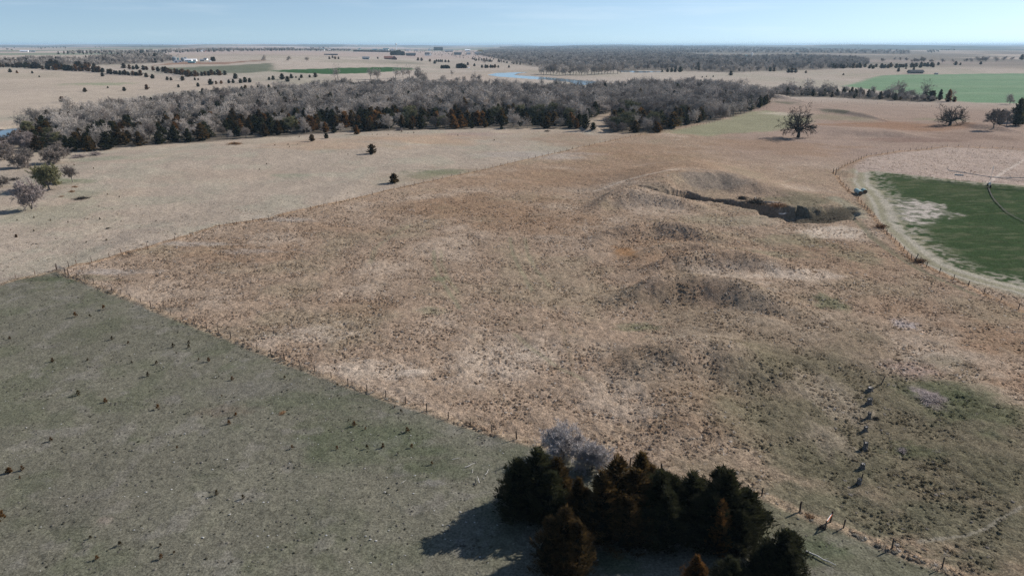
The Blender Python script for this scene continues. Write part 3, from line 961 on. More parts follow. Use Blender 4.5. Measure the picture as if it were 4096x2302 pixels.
WOOD = [
    [(40, 575), (130, 606), (380, 606), (560, 584), (700, 574), (900, 562), (1180, 542), (1400, 528), (1640, 522), (1950, 512), (2200, 516), (2330, 518),
     (2370, 480), (2420, 455), (2560, 425), (2700, 395), (2770, 372), (2700, 352), (2560, 352), (2450, 362), (2300, 372), (2050, 362), (1800, 358), (1600, 352),
     (1300, 356), (1024, 374), (700, 405), (500, 436), (330, 458), (200, 487), (100, 520)],
    [(2440, 530), (2540, 534), (2640, 530), (2700, 512), (2850, 484), (3000, 448), (3080, 418), (3090, 392), (2990, 372), (2880, 352), (2760, 345), (2700, 360),
     (2600, 400), (2500, 440), (2430, 490)],
    [(3090, 384), (3200, 386), (3350, 390), (3500, 398), (3620, 404), (3735, 408), (3735, 396), (3600, 388), (3450, 379), (3300, 373), (3150, 368), (3090, 370)],
]
WOOD_W = [world_poly(w) for w in WOOD]
FARWOODS = [  # outline, trees, height, share of cedars
    ([(1990, 236), (2100, 262), (2160, 268), (2300, 270), (2480, 283), (2650, 281), (2800, 287), (2950, 290), (3070, 284), (3270, 279), (3400, 272), (3470, 262), (3480, 245),
      (3380, 232), (3250, 228), (3120, 226), (3040, 230), (2800, 226), (2700, 209), (2500, 200), (2300, 198), (2100, 196), (1960, 200), (1900, 216)], 9000, 13, 0.06),
    ([(2680, 206), (2850, 210), (3080, 212), (3350, 214), (3640, 216), (3640, 205), (3300, 197), (3080, 191), (2700, 184), (2400, 183), (2048, 184), (1990, 192), (2200, 196), (2500, 198)], 8000, 16, 0.06),
    ([(2830, 212), (2840, 206), (2700, 203), (2690, 208)], 200, 14, 0.1),
    ([(0, 247), (0, 262), (150, 263), (300, 262), (440, 259), (520, 256), (650, 251), (690, 246), (690, 233), (640, 222), (430, 229), (330, 240), (150, 239)], 420, 10, 0.12),
    ([(410, 240), (640, 234), (650, 222), (600, 217), (440, 227)], 130, 11, 0.8),
    ([(230, 217), (450, 218), (520, 219), (700, 211), (1024, 204), (1400, 204), (1400, 200), (1024, 199), (860, 197), (740, 203), (520, 208), (280, 212)], 700, 13, 0.35),
    ([(1055, 202), (1180, 200), (1175, 194), (1060, 196)], 120, 14, 0.5),
    ([(1240, 199), (1330, 191), (1320, 187), (1240, 191)], 120, 14, 0.5),
    ([(0, 202), (70, 203), (70, 194), (0, 188)], 90, 13, 0.3),
    ([(120, 197), (270, 194), (265, 190), (130, 192)], 130, 12, 0.9),
    ([(375, 195), (440, 196), (440, 193), (370, 191)], 60, 12, 0.9),
    ([(670, 180), (780, 180), (770, 177), (672, 177)], 160, 20, 0.9),
    ([(350, 185), (600, 184), (760, 184), (600, 181), (400, 182)], 300, 16, 0.9),
    ([(1640, 181), (1740, 180), (1750, 175), (1700, 173), (1630, 177)], 260, 16, 0.9),
    ([(1740, 184), (1790, 183), (1790, 181), (1740, 181)], 90, 14, 0.9),
    ([(1860, 175), (1960, 175), (1960, 173), (1860, 173)], 120, 16, 0.9),
    ([(3290, 186), (3450, 187), (3450, 184), (3290, 183)], 240, 15, 0.8),
    ([(3700, 212), (3740, 210), (3740, 202), (3710, 202)], 60, 14, 0.6),
    ([(3740, 209), (3820, 201), (3815, 198), (3745, 202)], 90, 13, 0.3),
    ([(4040, 196), (4180, 200), (4180, 186), (4060, 184)], 160, 15, 0.4),
    ([(1720, 218), (1900, 240), (1990, 240), (1990, 215), (1900, 205), (1760, 198), (1640, 200), (1640, 207)], 230, 6.5, 0.35),
    ([(1880, 236), (2050, 252), (2100, 262), (2000, 250), (1900, 243)], 70, 9, 0.8),
    ([(1400, 203), (1640, 207), (1640, 200), (1400, 199)], 90, 7, 0.4),
]
FAR_FLOOR_W = [world_poly(FARWOODS[i][0]) for i in (0, 1, 3, 4)]


def build_terrain():
    # polar sheet from beneath the camera to the horizon; rows follow the photograph's resolution
    v_rows = np.concatenate([np.linspace(640, 252, 300), np.linspace(251, 62, 360)])
    dep = PITCH + np.arctan((v_rows - 287.5) / FPX)
    r_rows = CAM_H / np.tan(dep)
    r_far = np.geomspace(r_rows[-1] * 1.02, 48000, 110)
    r_all = np.concatenate([[18, 26, 34], r_rows[r_rows > 40], r_far])
    r_all = np.unique(np.round(r_all, 3))
    th = np.radians(np.concatenate([np.linspace(-75, -42, 40)[:-1], np.linspace(-42, 42, 760), np.linspace(42, 75, 40)[1:]]))
    R, T = np.meshgrid(r_all, th, indexing='ij')
    X, Y = (R * np.sin(T)).ravel(), (R * np.cos(T)).ravel()
    Zh = h_full(X, Y)
    col, tall, fid = cover(X, Y)
    rr = R.ravel()
    # tussocky relief close to the camera
    tus = (fbm(X / 1.1, Y / 1.1, 101, 3) - 0.5) * 0.42 * tall + (fbm(X / 4.3, Y / 4.3, 103, 3) - 0.5) * 0.65 * (0.25 + 0.75 * tall)
    Zh = Zh + tus * (1 - smooth(300, 700, rr))
    ni, nj = R.shape
    idx = np.arange(ni * nj).reshape(ni, nj)
    F = np.stack([idx[:-1, :-1].ravel(), idx[:-1, 1:].ravel(), idx[1:, 1:].ravel(), idx[1:, :-1].ravel()], 1)
    V = np.stack([X, Y, Zh], 1)
    # shared smooth normals
    Vg = V.reshape(ni, nj, 3)
    du = np.gradient(Vg, axis=0)
    dv = np.gradient(Vg, axis=1)
    nrm = np.cross(dv, du)
    nrm /= np.linalg.norm(nrm, axis=2, keepdims=True)
    nrm[nrm[..., 2] < 0] *= -1
    nrm = nrm.reshape(-1, 3)
    ffid = fid[F[:, 0]]
    names = {0: 'ground', 1: 'pasture', 2: 'crop_field', 3: 'stubble_field', 4: 'wheat_field', 5: 'wheat_field', 6: 'grass_field'}
    for k in range(7):
        Fk = F[ffid == k]
        if not len(Fk):
            continue
        used = np.unique(Fk)
        remap = np.full(len(V), -1, np.int64)
        remap[used] = np.arange(len(used))
        c4 = np.concatenate([col[used], np.ones((len(used), 1))], 1)
        me = mesh_np(names[k], V[used], remap[Fk], (M['ground'],), True,
                     {'col': ('POINT', 'FLOAT_COLOR', c4), 'tall': ('POINT', 'FLOAT', tall[used])})
        me.normals_split_custom_set_from_vertices(nrm[used].astype(np.float32))
        o = link(names[k], me)
        o['kind'] = 'structure'


build_terrain()

for P in RIVERS_W:
    me = bpy.data.meshes.new('river')
    cx, cy = P.mean(0)
    z = float(np.min(h_base(P[:, 0], P[:, 1]))) - 0.75
    Q = []
    for i in range(len(P)):                      # rounded, slightly wandering banks
        a, b = P[i], P[(i + 1) % len(P)]
        for t in (0.0, 0.5):
            p = a + (b - a) * t
            Q.append((p[0], p[1], z))
    me.from_pydata(Q, [], [tuple(range(len(Q)))])
    me.materials.append(M['water'])
    me.update()
    o = link('river', me)
    o['kind'] = 'structure'
# ------------------------------------------------------------------ trees
def orth(D):
    ref = np.where(np.abs(D[:, 2:3]) < 0.9, np.array([[0, 0, 1.0]]), np.array([[1.0, 0, 0]]))
    U = np.cross(D, ref)
    U /= np.linalg.norm(U, axis=1, keepdims=True) + 1e-9
    W = np.cross(D, U)
    return U, W


def prisms(A, B, r0, r1, n):
    """tapered n-sided sticks"""
    D = B - A
    D = D / (np.linalg.norm(D, axis=1, keepdims=True) + 1e-9)
    U, W = orth(D)
    k = len(A)
    V = np.empty((k, 2 * n, 3))
    for i in range(n):
        t = 2 * math.pi * i / n
        o = U * math.cos(t) + W * math.sin(t)
        V[:, i] = A + o * r0[:, None]
        V[:, n + i] = B + o * r1[:, None]
    F = []
    for i in range(n):
        j = (i + 1) % n
        F.append((i, j, n + j, n + i))
    F = np.array(F)[None] + (np.arange(k) * 2 * n)[:, None, None]
    return V.reshape(-1, 3), F.reshape(-1, 4)


def blades(A, D, L, w, rs, roll=None):
    """one pointed triangle per blade"""
    U, W = orth(D)
    t = rs.uniform(0, 2 * math.pi, len(A)) if roll is None else roll
    S = U * np.cos(t)[:, None] + W * np.sin(t)[:, None]
    V = np.stack([A - S * (w / 2)[:, None], A + S * (w / 2)[:, None], A + D * L[:, None]], 1)
    F = np.arange(len(A) * 3).reshape(-1, 3)
    return V.reshape(-1, 3), F


def cedar_meshes(seed, height=1.0, radius=0.36, n_br=70, per=26, leaf=0.05, mat='cedar_green', skirt=0.03, shape=0.8, lumps=0.5, core=True, leafw=0.42, raw=False):
    """eastern red cedar of unit height: trunk mesh, crown mesh"""
    rs = np.random.default_rng(seed)
    ph = rs.uniform(0, 6.28, 6)

    def prof(t, a):
        base = np.clip(1 - t, 0, 1) ** shape * np.clip((t + 0.10) / 0.22, 0.35, 1)
        lob = 1 + lumps * (0.30 * np.sin(3 * a + ph[0] + 5 * t) + 0.24 * np.sin(5 * a + ph[1] - 9 * t) + 0.20 * np.sin(2 * a + ph[2] + 14 * t))
        return radius * base * lob

    tb = np.sort(rs.uniform(0, 1, n_br)) ** 0.85 * (0.97 - skirt) + skirt
    ang = np.arange(n_br) * 2.39996 + rs.uniform(-0.5, 0.5, n_br)
    tone = np.clip(rs.normal(0.5, 0.28, n_br), 0, 1)
    A, D, Ls, tint = [], [], [], []
    for t, a, tn in zip(tb, ang, tone):
        R = float(prof(t, a)) * rs.uniform(0.78, 1.15)
        rise = 0.55 + 0.9 * t
        k = max(6, int(per * (0.35 + R / radius)))
        s = rs.uniform(0.30, 1.0, k) ** 0.6
        out = np.array([math.cos(a), math.sin(a), 0])
        side = np.array([-math.sin(a), math.cos(a), 0])
        wid = 0.30 * R + 0.02
        p = out[None] * (R * s)[:, None] + side[None] * (rs.normal(0, 1, k) * wid * (1.15 - 0.8 * s))[:, None]
        z = t + rise * R * (s - 0.45) * 0.55 + rs.normal(0, 0.016, k)
        p[:, 2] = np.clip(z, skirt * 0.4, 1.04)
        d = out[None] * rs.uniform(0.3, 1.0, k)[:, None] + side[None] * rs.normal(0, 0.45, k)[:, None]
        d[:, 2] = rs.uniform(0.25, 1.15, k)
        d /= np.linalg.norm(d, axis=1, keepdims=True)
        A.append(p)
        D.append(d)
        Ls.append(leaf * rs.uniform(0.6, 1.4, k))
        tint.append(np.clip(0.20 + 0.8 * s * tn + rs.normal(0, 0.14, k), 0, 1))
    k = max(20, n_br // 3)          # leader and top sprays
    zz = rs.uniform(0.80, 1.0, k)
    aa = rs.uniform(0, 6.28, k)
    rr = (1.02 - zz) * radius * 0.55
    A.append(np.stack([np.cos(aa) * rr, np.sin(aa) * rr, zz], 1))
    d = np.stack([np.cos(aa) * 0.4, np.sin(aa) * 0.4, np.ones(k)], 1)
    D.append(d / np.linalg.norm(d, axis=1, keepdims=True))
    Ls.append(leaf * rs.uniform(0.8, 1.5, k))
    tint.append(rs.uniform(0.3, 0.9, k))
    A, D, Ls, tint = np.concatenate(A), np.concatenate(D), np.concatenate(Ls), np.concatenate(tint)
    V1, F1 = blades(A, D, Ls, Ls * leafw, rs)
    V2, F2 = blades(A + rs.normal(0, leaf * 0.25, A.shape), D, Ls * 0.85, Ls * leafw, rs)
    V, F = np.concatenate([V1, V2]), np.concatenate([F1, F2 + len(V1)])
    tn = np.concatenate([tint, np.clip(tint * 0.9, 0, 1)])
    if core:                      # dense inner foliage, a dark shell added for shade within the crown
        nz, na = 9, 10
        tz = np.linspace(0.04, 0.92, nz)
        cv = []
        for t in tz:
            for i in range(na):
                a = 6.2832 * i / na
                r = float(prof(t, a)) * 0.55 * rs.uniform(0.8, 1.1)
                cv.append((r * math.cos(a), r * math.sin(a), t))
        cf = []
        for j in range(nz - 1):
            for i in range(na):
                a0, a1, b0, b1 = j * na + i, j * na + (i + 1) % na, (j + 1) * na + i, (j + 1) * na + (i + 1) % na
                cf += [(a0, a1, b1), (a0, b1, b0)]
        F = np.concatenate([F, np.array(cf) + len(V)])
        V = np.concatenate([V, np.array(cv)])
        tn = np.concatenate([tn, np.zeros(len(cf))])
    if raw:
        return V, F, tn
    V = V * height
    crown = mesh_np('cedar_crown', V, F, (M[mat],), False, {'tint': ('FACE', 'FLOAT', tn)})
    mb = MB()
    mb.tube((0, 0, -0.03 * height), (0, 0, 0.45 * height), 0.028 * height, 0.016 * height, 7)
    mb.tube((0, 0, 0.45 * height), (0, 0, 0.92 * height), 0.016 * height, 0.004 * height, 6)
    for i in range(6):
        a = i * 1.1 + seed
        mb.tube((0, 0, (0.1 + 0.1 * i) * height), (0.6 * radius * height * math.cos(a), 0.6 * radius * height * math.sin(a), (0.2 + 0.11 * i) * height), 0.008 * height, 0.003 * height, 4)
    return mb.mesh('cedar_trunk', M['cedar_bark']), crown


def bare_meshes(seed, trunk_h=0.22, limbs=6, levels=4, kids=(5, 5, 5), spread=0.75, droop=0.0, wander=0.22, twig_w=0.0045, twig_l=0.075, twigs=5,
                mat='twig_grey', bark='bark', r_trunk=0.028, multi=1, len0=0.42, lean=(0, 0), shrink=0.62):
    """leafless tree of about unit height: trunk-and-limbs mesh, twig crown mesh"""
    rs = np.random.default_rng(seed)
    segs, tw = [], []

    def grow(p, d, L, r, lev):
        n = 4 if lev <= 1 else (3 if lev == 2 else 2)
        p = np.array(p, float)
        d = np.array(d, float)
        for i in range(n):
            d = d + rs.normal(0, wander, 3) + np.array([0, 0, 0.10 - droop * (0.35 + lev * 0.25)])
            d /= np.linalg.norm(d)
            q = p + d * L / n
            r2 = r * (1 - 0.75 / n)
            segs.append((p, q, r, r2, lev))
            if lev < levels:
                nk = kids[min(lev, len(kids) - 1)] / n
                nk = int(nk) + (rs.random() < nk - int(nk))
                for _ in range(nk):
                    ax = rs.normal(0, 1, 3)
                    ax -= d * ax.dot(d)
                    ax /= np.linalg.norm(ax)
                    an = rs.uniform(0.5, 1.0)
                    dd = d * math.cos(an) + ax * math.sin(an)
                    grow(q, dd, L * shrink * rs.uniform(0.75, 1.15), r2 * 0.62, lev + 1)
            if lev >= levels - 1:
                for _ in range(twigs):
                    ax = rs.normal(0, 1, 3)
                    dd = d * 0.8 + ax * 0.6 + np.array([0, 0, 0.25 - droop])
                    tw.append((p + (q - p) * rs.random(), dd / np.linalg.norm(dd)))
            p, r = q, r2

    for m in range(multi):
        a0 = rs.uniform(0, 6.28)
        st = np.array([0, 0, -0.02])
        tilt = 0.0 if multi == 1 else 0.35
        d = np.array([math.cos(a0) * tilt + lean[0], math.sin(a0) * tilt + lean[1], 1.0])
        d /= np.linalg.norm(d)
        p, r = st, r_trunk / (multi ** 0.4)
        nt_ = 3
        for i in range(nt_):
            d2 = d + rs.normal(0, 0.07, 3)
            d2 /= np.linalg.norm(d2)
            q = p + d2 * trunk_h / nt_
            segs.append((p, q, r * (1.25 if i == 0 else 1.0), r * 0.93, 0))
            r *= 0.93
            p = q
        nl = max(2, limbs // multi)
        for i in range(nl):
            a = a0 + 6.2832 * i / nl + rs.uniform(-0.4, 0.4)
            e = rs.uniform(0.35, 1.0) * spread
            dd = np.array([math.cos(a) * e + lean[0] * 0.6, math.sin(a) * e + lean[1] * 0.6, 1.0 - 0.35 * e])
            grow(p - d * trunk_h * rs.uniform(0, 0.35), dd / np.linalg.norm(dd), len0 * rs.uniform(0.8, 1.2), r * 0.62, 1)
    S = segs
    A = np.array([s[0] for s in S]); B = np.array([s[1] for s in S])
    r0 = np.array([s[2] for s in S]); r1 = np.array([s[3] for s in S]); lv = np.array([s[4] for s in S])
    top = max(B[:, 2].max(), 0.3)
    big = lv <= 2
    V1, F1 = prisms(A[big], B[big], r0[big], r1[big], 5)
    trunk = mesh_np('tree_trunk', V1 / top, F1, (M[bark],))
    small = ~big
    if small.any():
        V2, F2 = prisms(A[small], B[small], np.maximum(r0[small], twig_w * 0.55), np.maximum(r1[small], twig_w * 0.35), 3)
        F2 = np.concatenate([F2[:, [0, 1, 2]], F2[:, [0, 2, 3]]])
    else:
        V2, F2 = np.zeros((0, 3)), np.zeros((0, 3), int)
    TA = np.array([t[0] for t in tw]); TD = np.array([t[1] for t in tw])
    Lr = twig_l * rs.uniform(0.6, 1.5, len(TA))
    V3, F3 = blades(TA, TD, Lr, np.full(len(TA), twig_w) * rs.uniform(0.7, 1.5, len(TA)), rs)
    V = np.concatenate([V2, V3]) / top
    F = np.concatenate([F2, F3 + len(V2)])
    tn = np.concatenate([np.full(len(F2), 0.25), rs.uniform(0.2, 1.0, len(F3))])
    crown = mesh_np('tree_crown', V, F, (M[mat],), False, {'tint': ('FACE', 'FLOAT', tn)})
    return trunk, crown


PROTO = {}
for i in range(3):
    PROTO[f'cg{i}'] = cedar_meshes(100 + i, n_br=54, per=20, leaf=0.085, mat='cedar_green', radius=0.36 + 0.03 * i)
    PROTO[f'cm{i}'] = cedar_meshes(110 + i, n_br=54, per=20, leaf=0.085, mat='cedar_mixed', radius=0.33 + 0.03 * i)
    PROTO[f'cb{i}'] = cedar_meshes(120 + i, n_br=54, per=20, leaf=0.085, mat='cedar_bronze', radius=0.34 + 0.03 * i)
for i in range(2):                                  # squat round pasture cedars
    PROTO[f'rg{i}'] = cedar_meshes(130 + i, n_br=46, per=20, leaf=0.11, mat='cedar_green', radius=0.52, shape=0.55)
    PROTO[f'rm{i}'] = cedar_meshes(134 + i, n_br=46, per=20, leaf=0.11, mat='cedar_mixed', radius=0.50, shape=0.55)
    PROTO[f'rb{i}'] = cedar_meshes(138 + i, n_br=46, per=20, leaf=0.11, mat='cedar_bronze', radius=0.52, shape=0.55)
for i in range(2):                                  # seedlings, loose and leaning
    PROTO[f'sg{i}'] = cedar_meshes(150 + i, n_br=16, per=9, leaf=0.26, mat='cedar_mixed', radius=0.42, core=False, leafw=0.34, lumps=1.0)
    PROTO[f'sb{i}'] = cedar_meshes(154 + i, n_br=15, per=9, leaf=0.26, mat='cedar_bronze', radius=0.40, core=False, leafw=0.34, lumps=1.0)
for i in range(4):
    PROTO[f'bg{i}'] = bare_meshes(200 + i, mat='twig_grey', kids=(5, 5, 5), limbs=6, twigs=3, twig_w=0.006, spread=0.8)
for i in range(2):
    PROTO[f'bb{i}'] = bare_meshes(210 + i, mat='twig_brown', kids=(5, 5, 5), limbs=6, twigs=5, twig_w=0.0065, spread=0.85)
PROTO['bo0'] = bare_meshes(220, mat='twig_olive', limbs=7, kids=(5, 5, 5), twigs=6, twig_w=0.009, spread=0.95)
for i in range(2):                                  # tall thin-crowned cottonwoods standing above the wood
    PROTO[f'bt{i}'] = bare_meshes(230 + i, mat='twig_grey', kids=(4, 4, 4), limbs=5, twigs=4, twig_w=0.005, spread=0.9, trunk_h=0.32, wander=0.3, bark='bark')
# light versions for the far woods
FAR = []
for i in range(3):
    FAR.append(bare_meshes(240 + i, mat='twig_grey', kids=(4, 4, 3), levels=3, limbs=6, twigs=7, twig_w=0.020, twig_l=0.11, spread=0.95))
FAR.append(bare_meshes(245, mat='twig_brown', kids=(4, 4, 3), levels=3, limbs=6, twigs=7, twig_w=0.020, twig_l=0.11, spread=0.95))
FARC = [cedar_meshes(250 + i, n_br=24, per=9, leaf=0.17, mat=('cedar_green', 'cedar_mixed')[i], radius=0.40) for i in range(2)]


def place(key, p, h, name, label, cat='tree', group=None, rz=None, sxy=1.0, tilt=(0, 0)):
    tr, cr = PROTO[key] if isinstance(key, str) else key
    rz = random.uniform(0, 6.28) if rz is None else rz
    o = thing(name, label, cat, p, rz, (h * sxy, h * sxy, h), group)
    if tilt != (0, 0):
        o.rotation_euler = (tilt[0], tilt[1], rz)
    link('trunk', tr, o)
    link('crown', cr, o)
    return o


def rand_in_poly(P, n, rs, mind):
    """scattered points inside a polygon keeping a spacing"""
    lo, hi = P.min(0), P.max(0)
    cell = {}
    out = []
    tries = rs.uniform(lo, hi, (n * 6, 2))
    ok = poly_sdf(tries[:, 0], tries[:, 1], P)
    tries, ok = tries[ok < -1], ok[ok < -1]
    for (x, y), s in zip(tries, ok):
        gx, gy = int(x // mind), int(y // mind)
        if any((x - a) ** 2 + (y - b) ** 2 < mind * mind for i in (-1, 0, 1) for j in (-1, 0, 1) for a, b in cell.get((gx + i, gy + j), ())):
            continue
        cell.setdefault((gx, gy), []).append((x, y))
        out.append((x, y, s))
        if len(out) >= n:
            break
    return np.array(out)


def scatter(name, pts, idx, rot, scl, tcol, sources, label=None, cat=None, tilt=None):
    """one uncountable mass: source meshes on points by geometry nodes"""
    me = bpy.data.meshes.new(name)
    me.vertices.add(len(pts))
    me.vertices.foreach_set('co', np.ascontiguousarray(pts, np.float32).ravel())
    for nm, typ, arr in (('pidx', 'INT', idx), ('prot', 'FLOAT', rot), ('pscl', 'FLOAT', scl)):
        a = me.attributes.new(nm, typ, 'POINT')
        a.data.foreach_set('value', np.ascontiguousarray(arr, np.int32 if typ == 'INT' else np.float32))
    a = me.attributes.new('tcol', 'FLOAT_COLOR', 'POINT')
    a.data.foreach_set('color', np.concatenate([tcol, np.ones((len(pts), 1))], 1).astype(np.float32).ravel())
    o = link(name, me)
    o['kind'] = 'stuff'
    if label:
        o['label'] = label
        o['category'] = cat
    src = bpy.data.collections.new(name + '_source')
    for i, s in enumerate(sources):
        so = bpy.data.objects.new(f'{name}_source_{i:02d}', s)
        src.objects.link(so)
    ng = bpy.data.node_groups.new(name, 'GeometryNodeTree')
    ng.interface.new_socket('Geometry', in_out='INPUT', socket_type='NodeSocketGeometry')
    ng.interface.new_socket('Geometry', in_out='OUTPUT', socket_type='NodeSocketGeometry')
    nd, lk = ng.nodes, ng.links
    gi, go = nd.new('NodeGroupInput'), nd.new('NodeGroupOutput')
    ci = nd.new('GeometryNodeCollectionInfo')
    ci.inputs['Collection'].default_value = src
    ci.inputs['Separate Children'].default_value = True
    ci.inputs['Reset Children'].default_value = True
    iop = nd.new('GeometryNodeInstanceOnPoints')
    iop.inputs['Pick Instance'].default_value = True

    def named(nm, typ):
        n = nd.new('GeometryNodeInputNamedAttribute')
        n.data_type = typ
        n.inputs['Name'].default_value = nm
        return n.outputs['Attribute']
    mp = nd.new('GeometryNodeMeshToPoints')
    lk.new(gi.outputs[0], mp.inputs['Mesh'])
    lk.new(mp.outputs[0], iop.inputs['Points'])
    lk.new(ci.outputs[0], iop.inputs['Instance'])
    lk.new(named('pidx', 'INT'), iop.inputs['Instance Index'])
    cx = nd.new('ShaderNodeCombineXYZ')
    lk.new(named('prot', 'FLOAT'), cx.inputs['Z'])
    er = nd.new('FunctionNodeEulerToRotation')
    lk.new(cx.outputs[0], er.inputs[0])
    lk.new(er.outputs[0], iop.inputs['Rotation'])
    lk.new(named('pscl', 'FLOAT'), iop.inputs['Scale'])
    lk.new(iop.outputs[0], go.inputs[0])
    md = o.modifiers.new('scatter', 'NODES')
    md.node_group = ng
    return o


def joined(tc, name):
    """trunk and crown of a far tree as one source mesh with two materials"""
    tr, cr = tc
    n1, n2 = len(tr.vertices), len(cr.vertices)
    V = np.empty((n1 + n2) * 3, np.float32)
    a = np.empty(n1 * 3, np.float32); tr.vertices.foreach_get('co', a)
    b = np.empty(n2 * 3, np.float32); cr.vertices.foreach_get('co', b)
    faces = [tuple(p.vertices) for p in tr.polygons] + [tuple(i + n1 for i in p.vertices) for p in cr.polygons]
    me = bpy.data.meshes.new(name)
    me.from_pydata(np.concatenate([a, b]).reshape(-1, 3).tolist(), [], faces)
    me.materials.append(tr.materials[0]); me.materials.append(cr.materials[0])
    mi = np.zeros(len(faces), np.int32); mi[len(tr.polygons):] = 1
    me.polygons.foreach_set('material_index', mi)
    t = np.zeros(len(faces), np.float32)
    tt = np.empty(len(cr.polygons), np.float32); cr.attributes['tint'].data.foreach_get('value', tt)
    t[len(tr.polygons):] = tt
    me.attributes.new('tint', 'FLOAT', 'FACE').data.foreach_set('value', t)
    me.update()
    return me


# ---- the long wood across the middle
def build_wood():
    rs = np.random.default_rng(77)
    rows = []
    for wi, (P, n, md) in enumerate(((WOOD_W[0], 2300, 5.6), (WOOD_W[1], 800, 6.0), (WOOD_W[2], 220, 6.0))):
        pts = rand_in_poly(P, n, rs, md)
        for x, y, s in pts:
            rows.append((x, y, -s, wi))
    rows = np.array(rows)
    # depth behind the near edge decides cedar or bare tree
    z = h_full(rows[:, 0], rows[:, 1])
    r = np.hypot(rows[:, 0], rows[:, 1])
    nearness = np.zeros(len(rows))
    for wi in range(3):
        m = rows[:, 3] == wi
        k = rows[m]
        ang = np.arctan2(k[:, 0], k[:, 1])
        front = np.full(80, 1e9)
        b = np.clip(((ang + 0.75) / 1.5 * 80).astype(int), 0, 79)
        np.minimum.at(front, b, r[m])
        nearness[m] = r[m] - front[b]
    clump = fbm(rows[:, 0] / 40, rows[:, 1] / 40, 121, 3)
    kx = rows[:, 0] / rows[:, 1]
    pc = np.where(nearness < 50, 0.90, np.where(nearness < 95, 0.52, 0.22)) + (clump - 0.5) * 1.5
    run = fbm(rows[:, 0] / 26, rows[:, 1] / 26, 143, 3)
    deep = np.where(kx < -0.05, 82.0, 55.0)
    pc = np.where(nearness < deep, 0.28 + 0.72 * smooth(0.36, 0.54, run) + 0.2 * (kx < -0.2), pc)
    pc = np.where((rows[:, 3] == 0) & (kx > 0.0) & (nearness < 60), pc - 0.25, pc)
    pc = np.where(rows[:, 3] == 1, 0.30 + (clump - 0.5) * 1.5, pc)
    pc = np.where(rows[:, 3] == 2, 0.30 + (clump - 0.5) * 0.8, pc)
    cedar = rs.random(len(rows)) < pc
    order = np.argsort(r - nearness * 0.0)
    hb = rs.uniform(8.0, 15.5, len(rows)) * np.where(rows[:, 3] == 2, 0.75, 1.0) * np.where(nearness < 35, 0.78, 1.0)
    hb = np.where((kx < -0.3), hb * 0.9, hb)
    hc = (3.4 + 8.5 * np.clip(0.55 * fbm(rows[:, 0] / 14, rows[:, 1] / 14, 147, 2) + 0.6 * rs.random(len(rows)) - 0.05, 0, 1.1)) * np.where(rows[:, 3] == 2, 0.8, 1.0)
    nb = nc = 0
    edge_no = {}
    for wi in range(3):                          # count the edge trees from the left
        m = [i for i in np.argsort(np.arctan2(rows[:, 0], rows[:, 1])) if rows[i, 3] == wi and nearness[i] < 22]
        for kk, i in enumerate(m):
            edge_no[i] = ordinal(kk + 1) + ' from left'
    rest = []
    for i in order:
        x, y, s, wi = rows[i]
        p = (x, y, z[i] - 0.1)
        where = ('long wood', 'right-hand grove', 'far hedgerow')[int(wi)]
        part = '' if wi else (', left end' if kx[i] < -0.32 else ', left part' if kx[i] < -0.16 else ', middle part' if kx[i] < 0.0 else ', right part')
        if cedar[i]:
            u = rs.random()
            key = ('cg%d' if u < 0.5 else 'cm%d' if u < 0.85 else 'cb%d') % rs.integers(3)
            kind = {'cg': 'dark green', 'cm': 'bronze-tipped green', 'cb': 'rusty bronze'}[key[:2]]
            if nc < 265:
                nc += 1
                edge = 'near edge' if nearness[i] < 22 else 'inside'
                lab = f'{kind} cedar at the near edge of the {where}, {edge_no[i]}' if edge == 'near edge' else f'{kind} cedar standing among bare trees inside the {where}{part}'
                place(key, p, hc[i], 'cedar_tree', lab, 'cedar', f'{kind} cedars, {edge}, {where}{part}', sxy=rs.uniform(1.0, 1.7))
                continue
            rest.append((x, y, z[i], 1, hc[i]))
        else:
            u = rs.random()
            if wi == 1:
                key = f'bb{rs.integers(2)}' if u < 0.45 else ('bo0' if u < 0.62 else f'bg{rs.integers(4)}')
            else:
                key = f'bg{rs.integers(4)}' if u < 0.72 else (f'bt{rs.integers(2)}' if u < 0.84 else (f'bb{rs.integers(2)}' if u < 0.96 else 'bo0'))
            kind = {'bg': 'grey leafless tree', 'bt': 'open-crowned bare cottonwood', 'bb': 'brownish leafless tree', 'bo': 'olive budding tree'}[key[:2]]
            if nb < 240:
                nb += 1
                edge = 'near edge' if nearness[i] < 22 else 'inside'
                lab = f'{kind} at the near edge of the {where}, {edge_no[i]}' if edge == 'near edge' else f'{kind} crowded inside the {where}{part}'
                place(key, p, hb[i] * (1.2 if key[:2] == 'bt' else 1.0), 'bare_tree', lab, 'tree', f'{kind}s, {edge}, {where}{part}', sxy=rs.uniform(0.9, 1.15))
                continue
            rest.append((x, y, z[i], 0, hb[i] * (1.25 if key[:2] == 'bt' else 1.0)))
    rest = np.array(rest)
    srcs = [joined(PROTO[k], 'wood_tree') for k in ('bg0', 'bg1', 'bg2', 'bg3', 'bt0', 'bt1', 'bb0', 'cg0', 'cm1', 'cg2')]
    idx = np.where(rest[:, 3] == 1, rs.integers(7, 10, len(rest)), rs.choice([0, 1, 2, 3, 4, 5, 6, 0, 1], len(rest)))
    scatter('woodland', rest[:, :3], idx, rs.uniform(0, 6.28, len(rest)), rest[:, 4], np.ones((len(rest), 3)), srcs)
    # brush between the trunks at the wood's near side
    return nb, nc


print('WOOD', build_wood())


# ---- far woods in the river valley and on the far hills


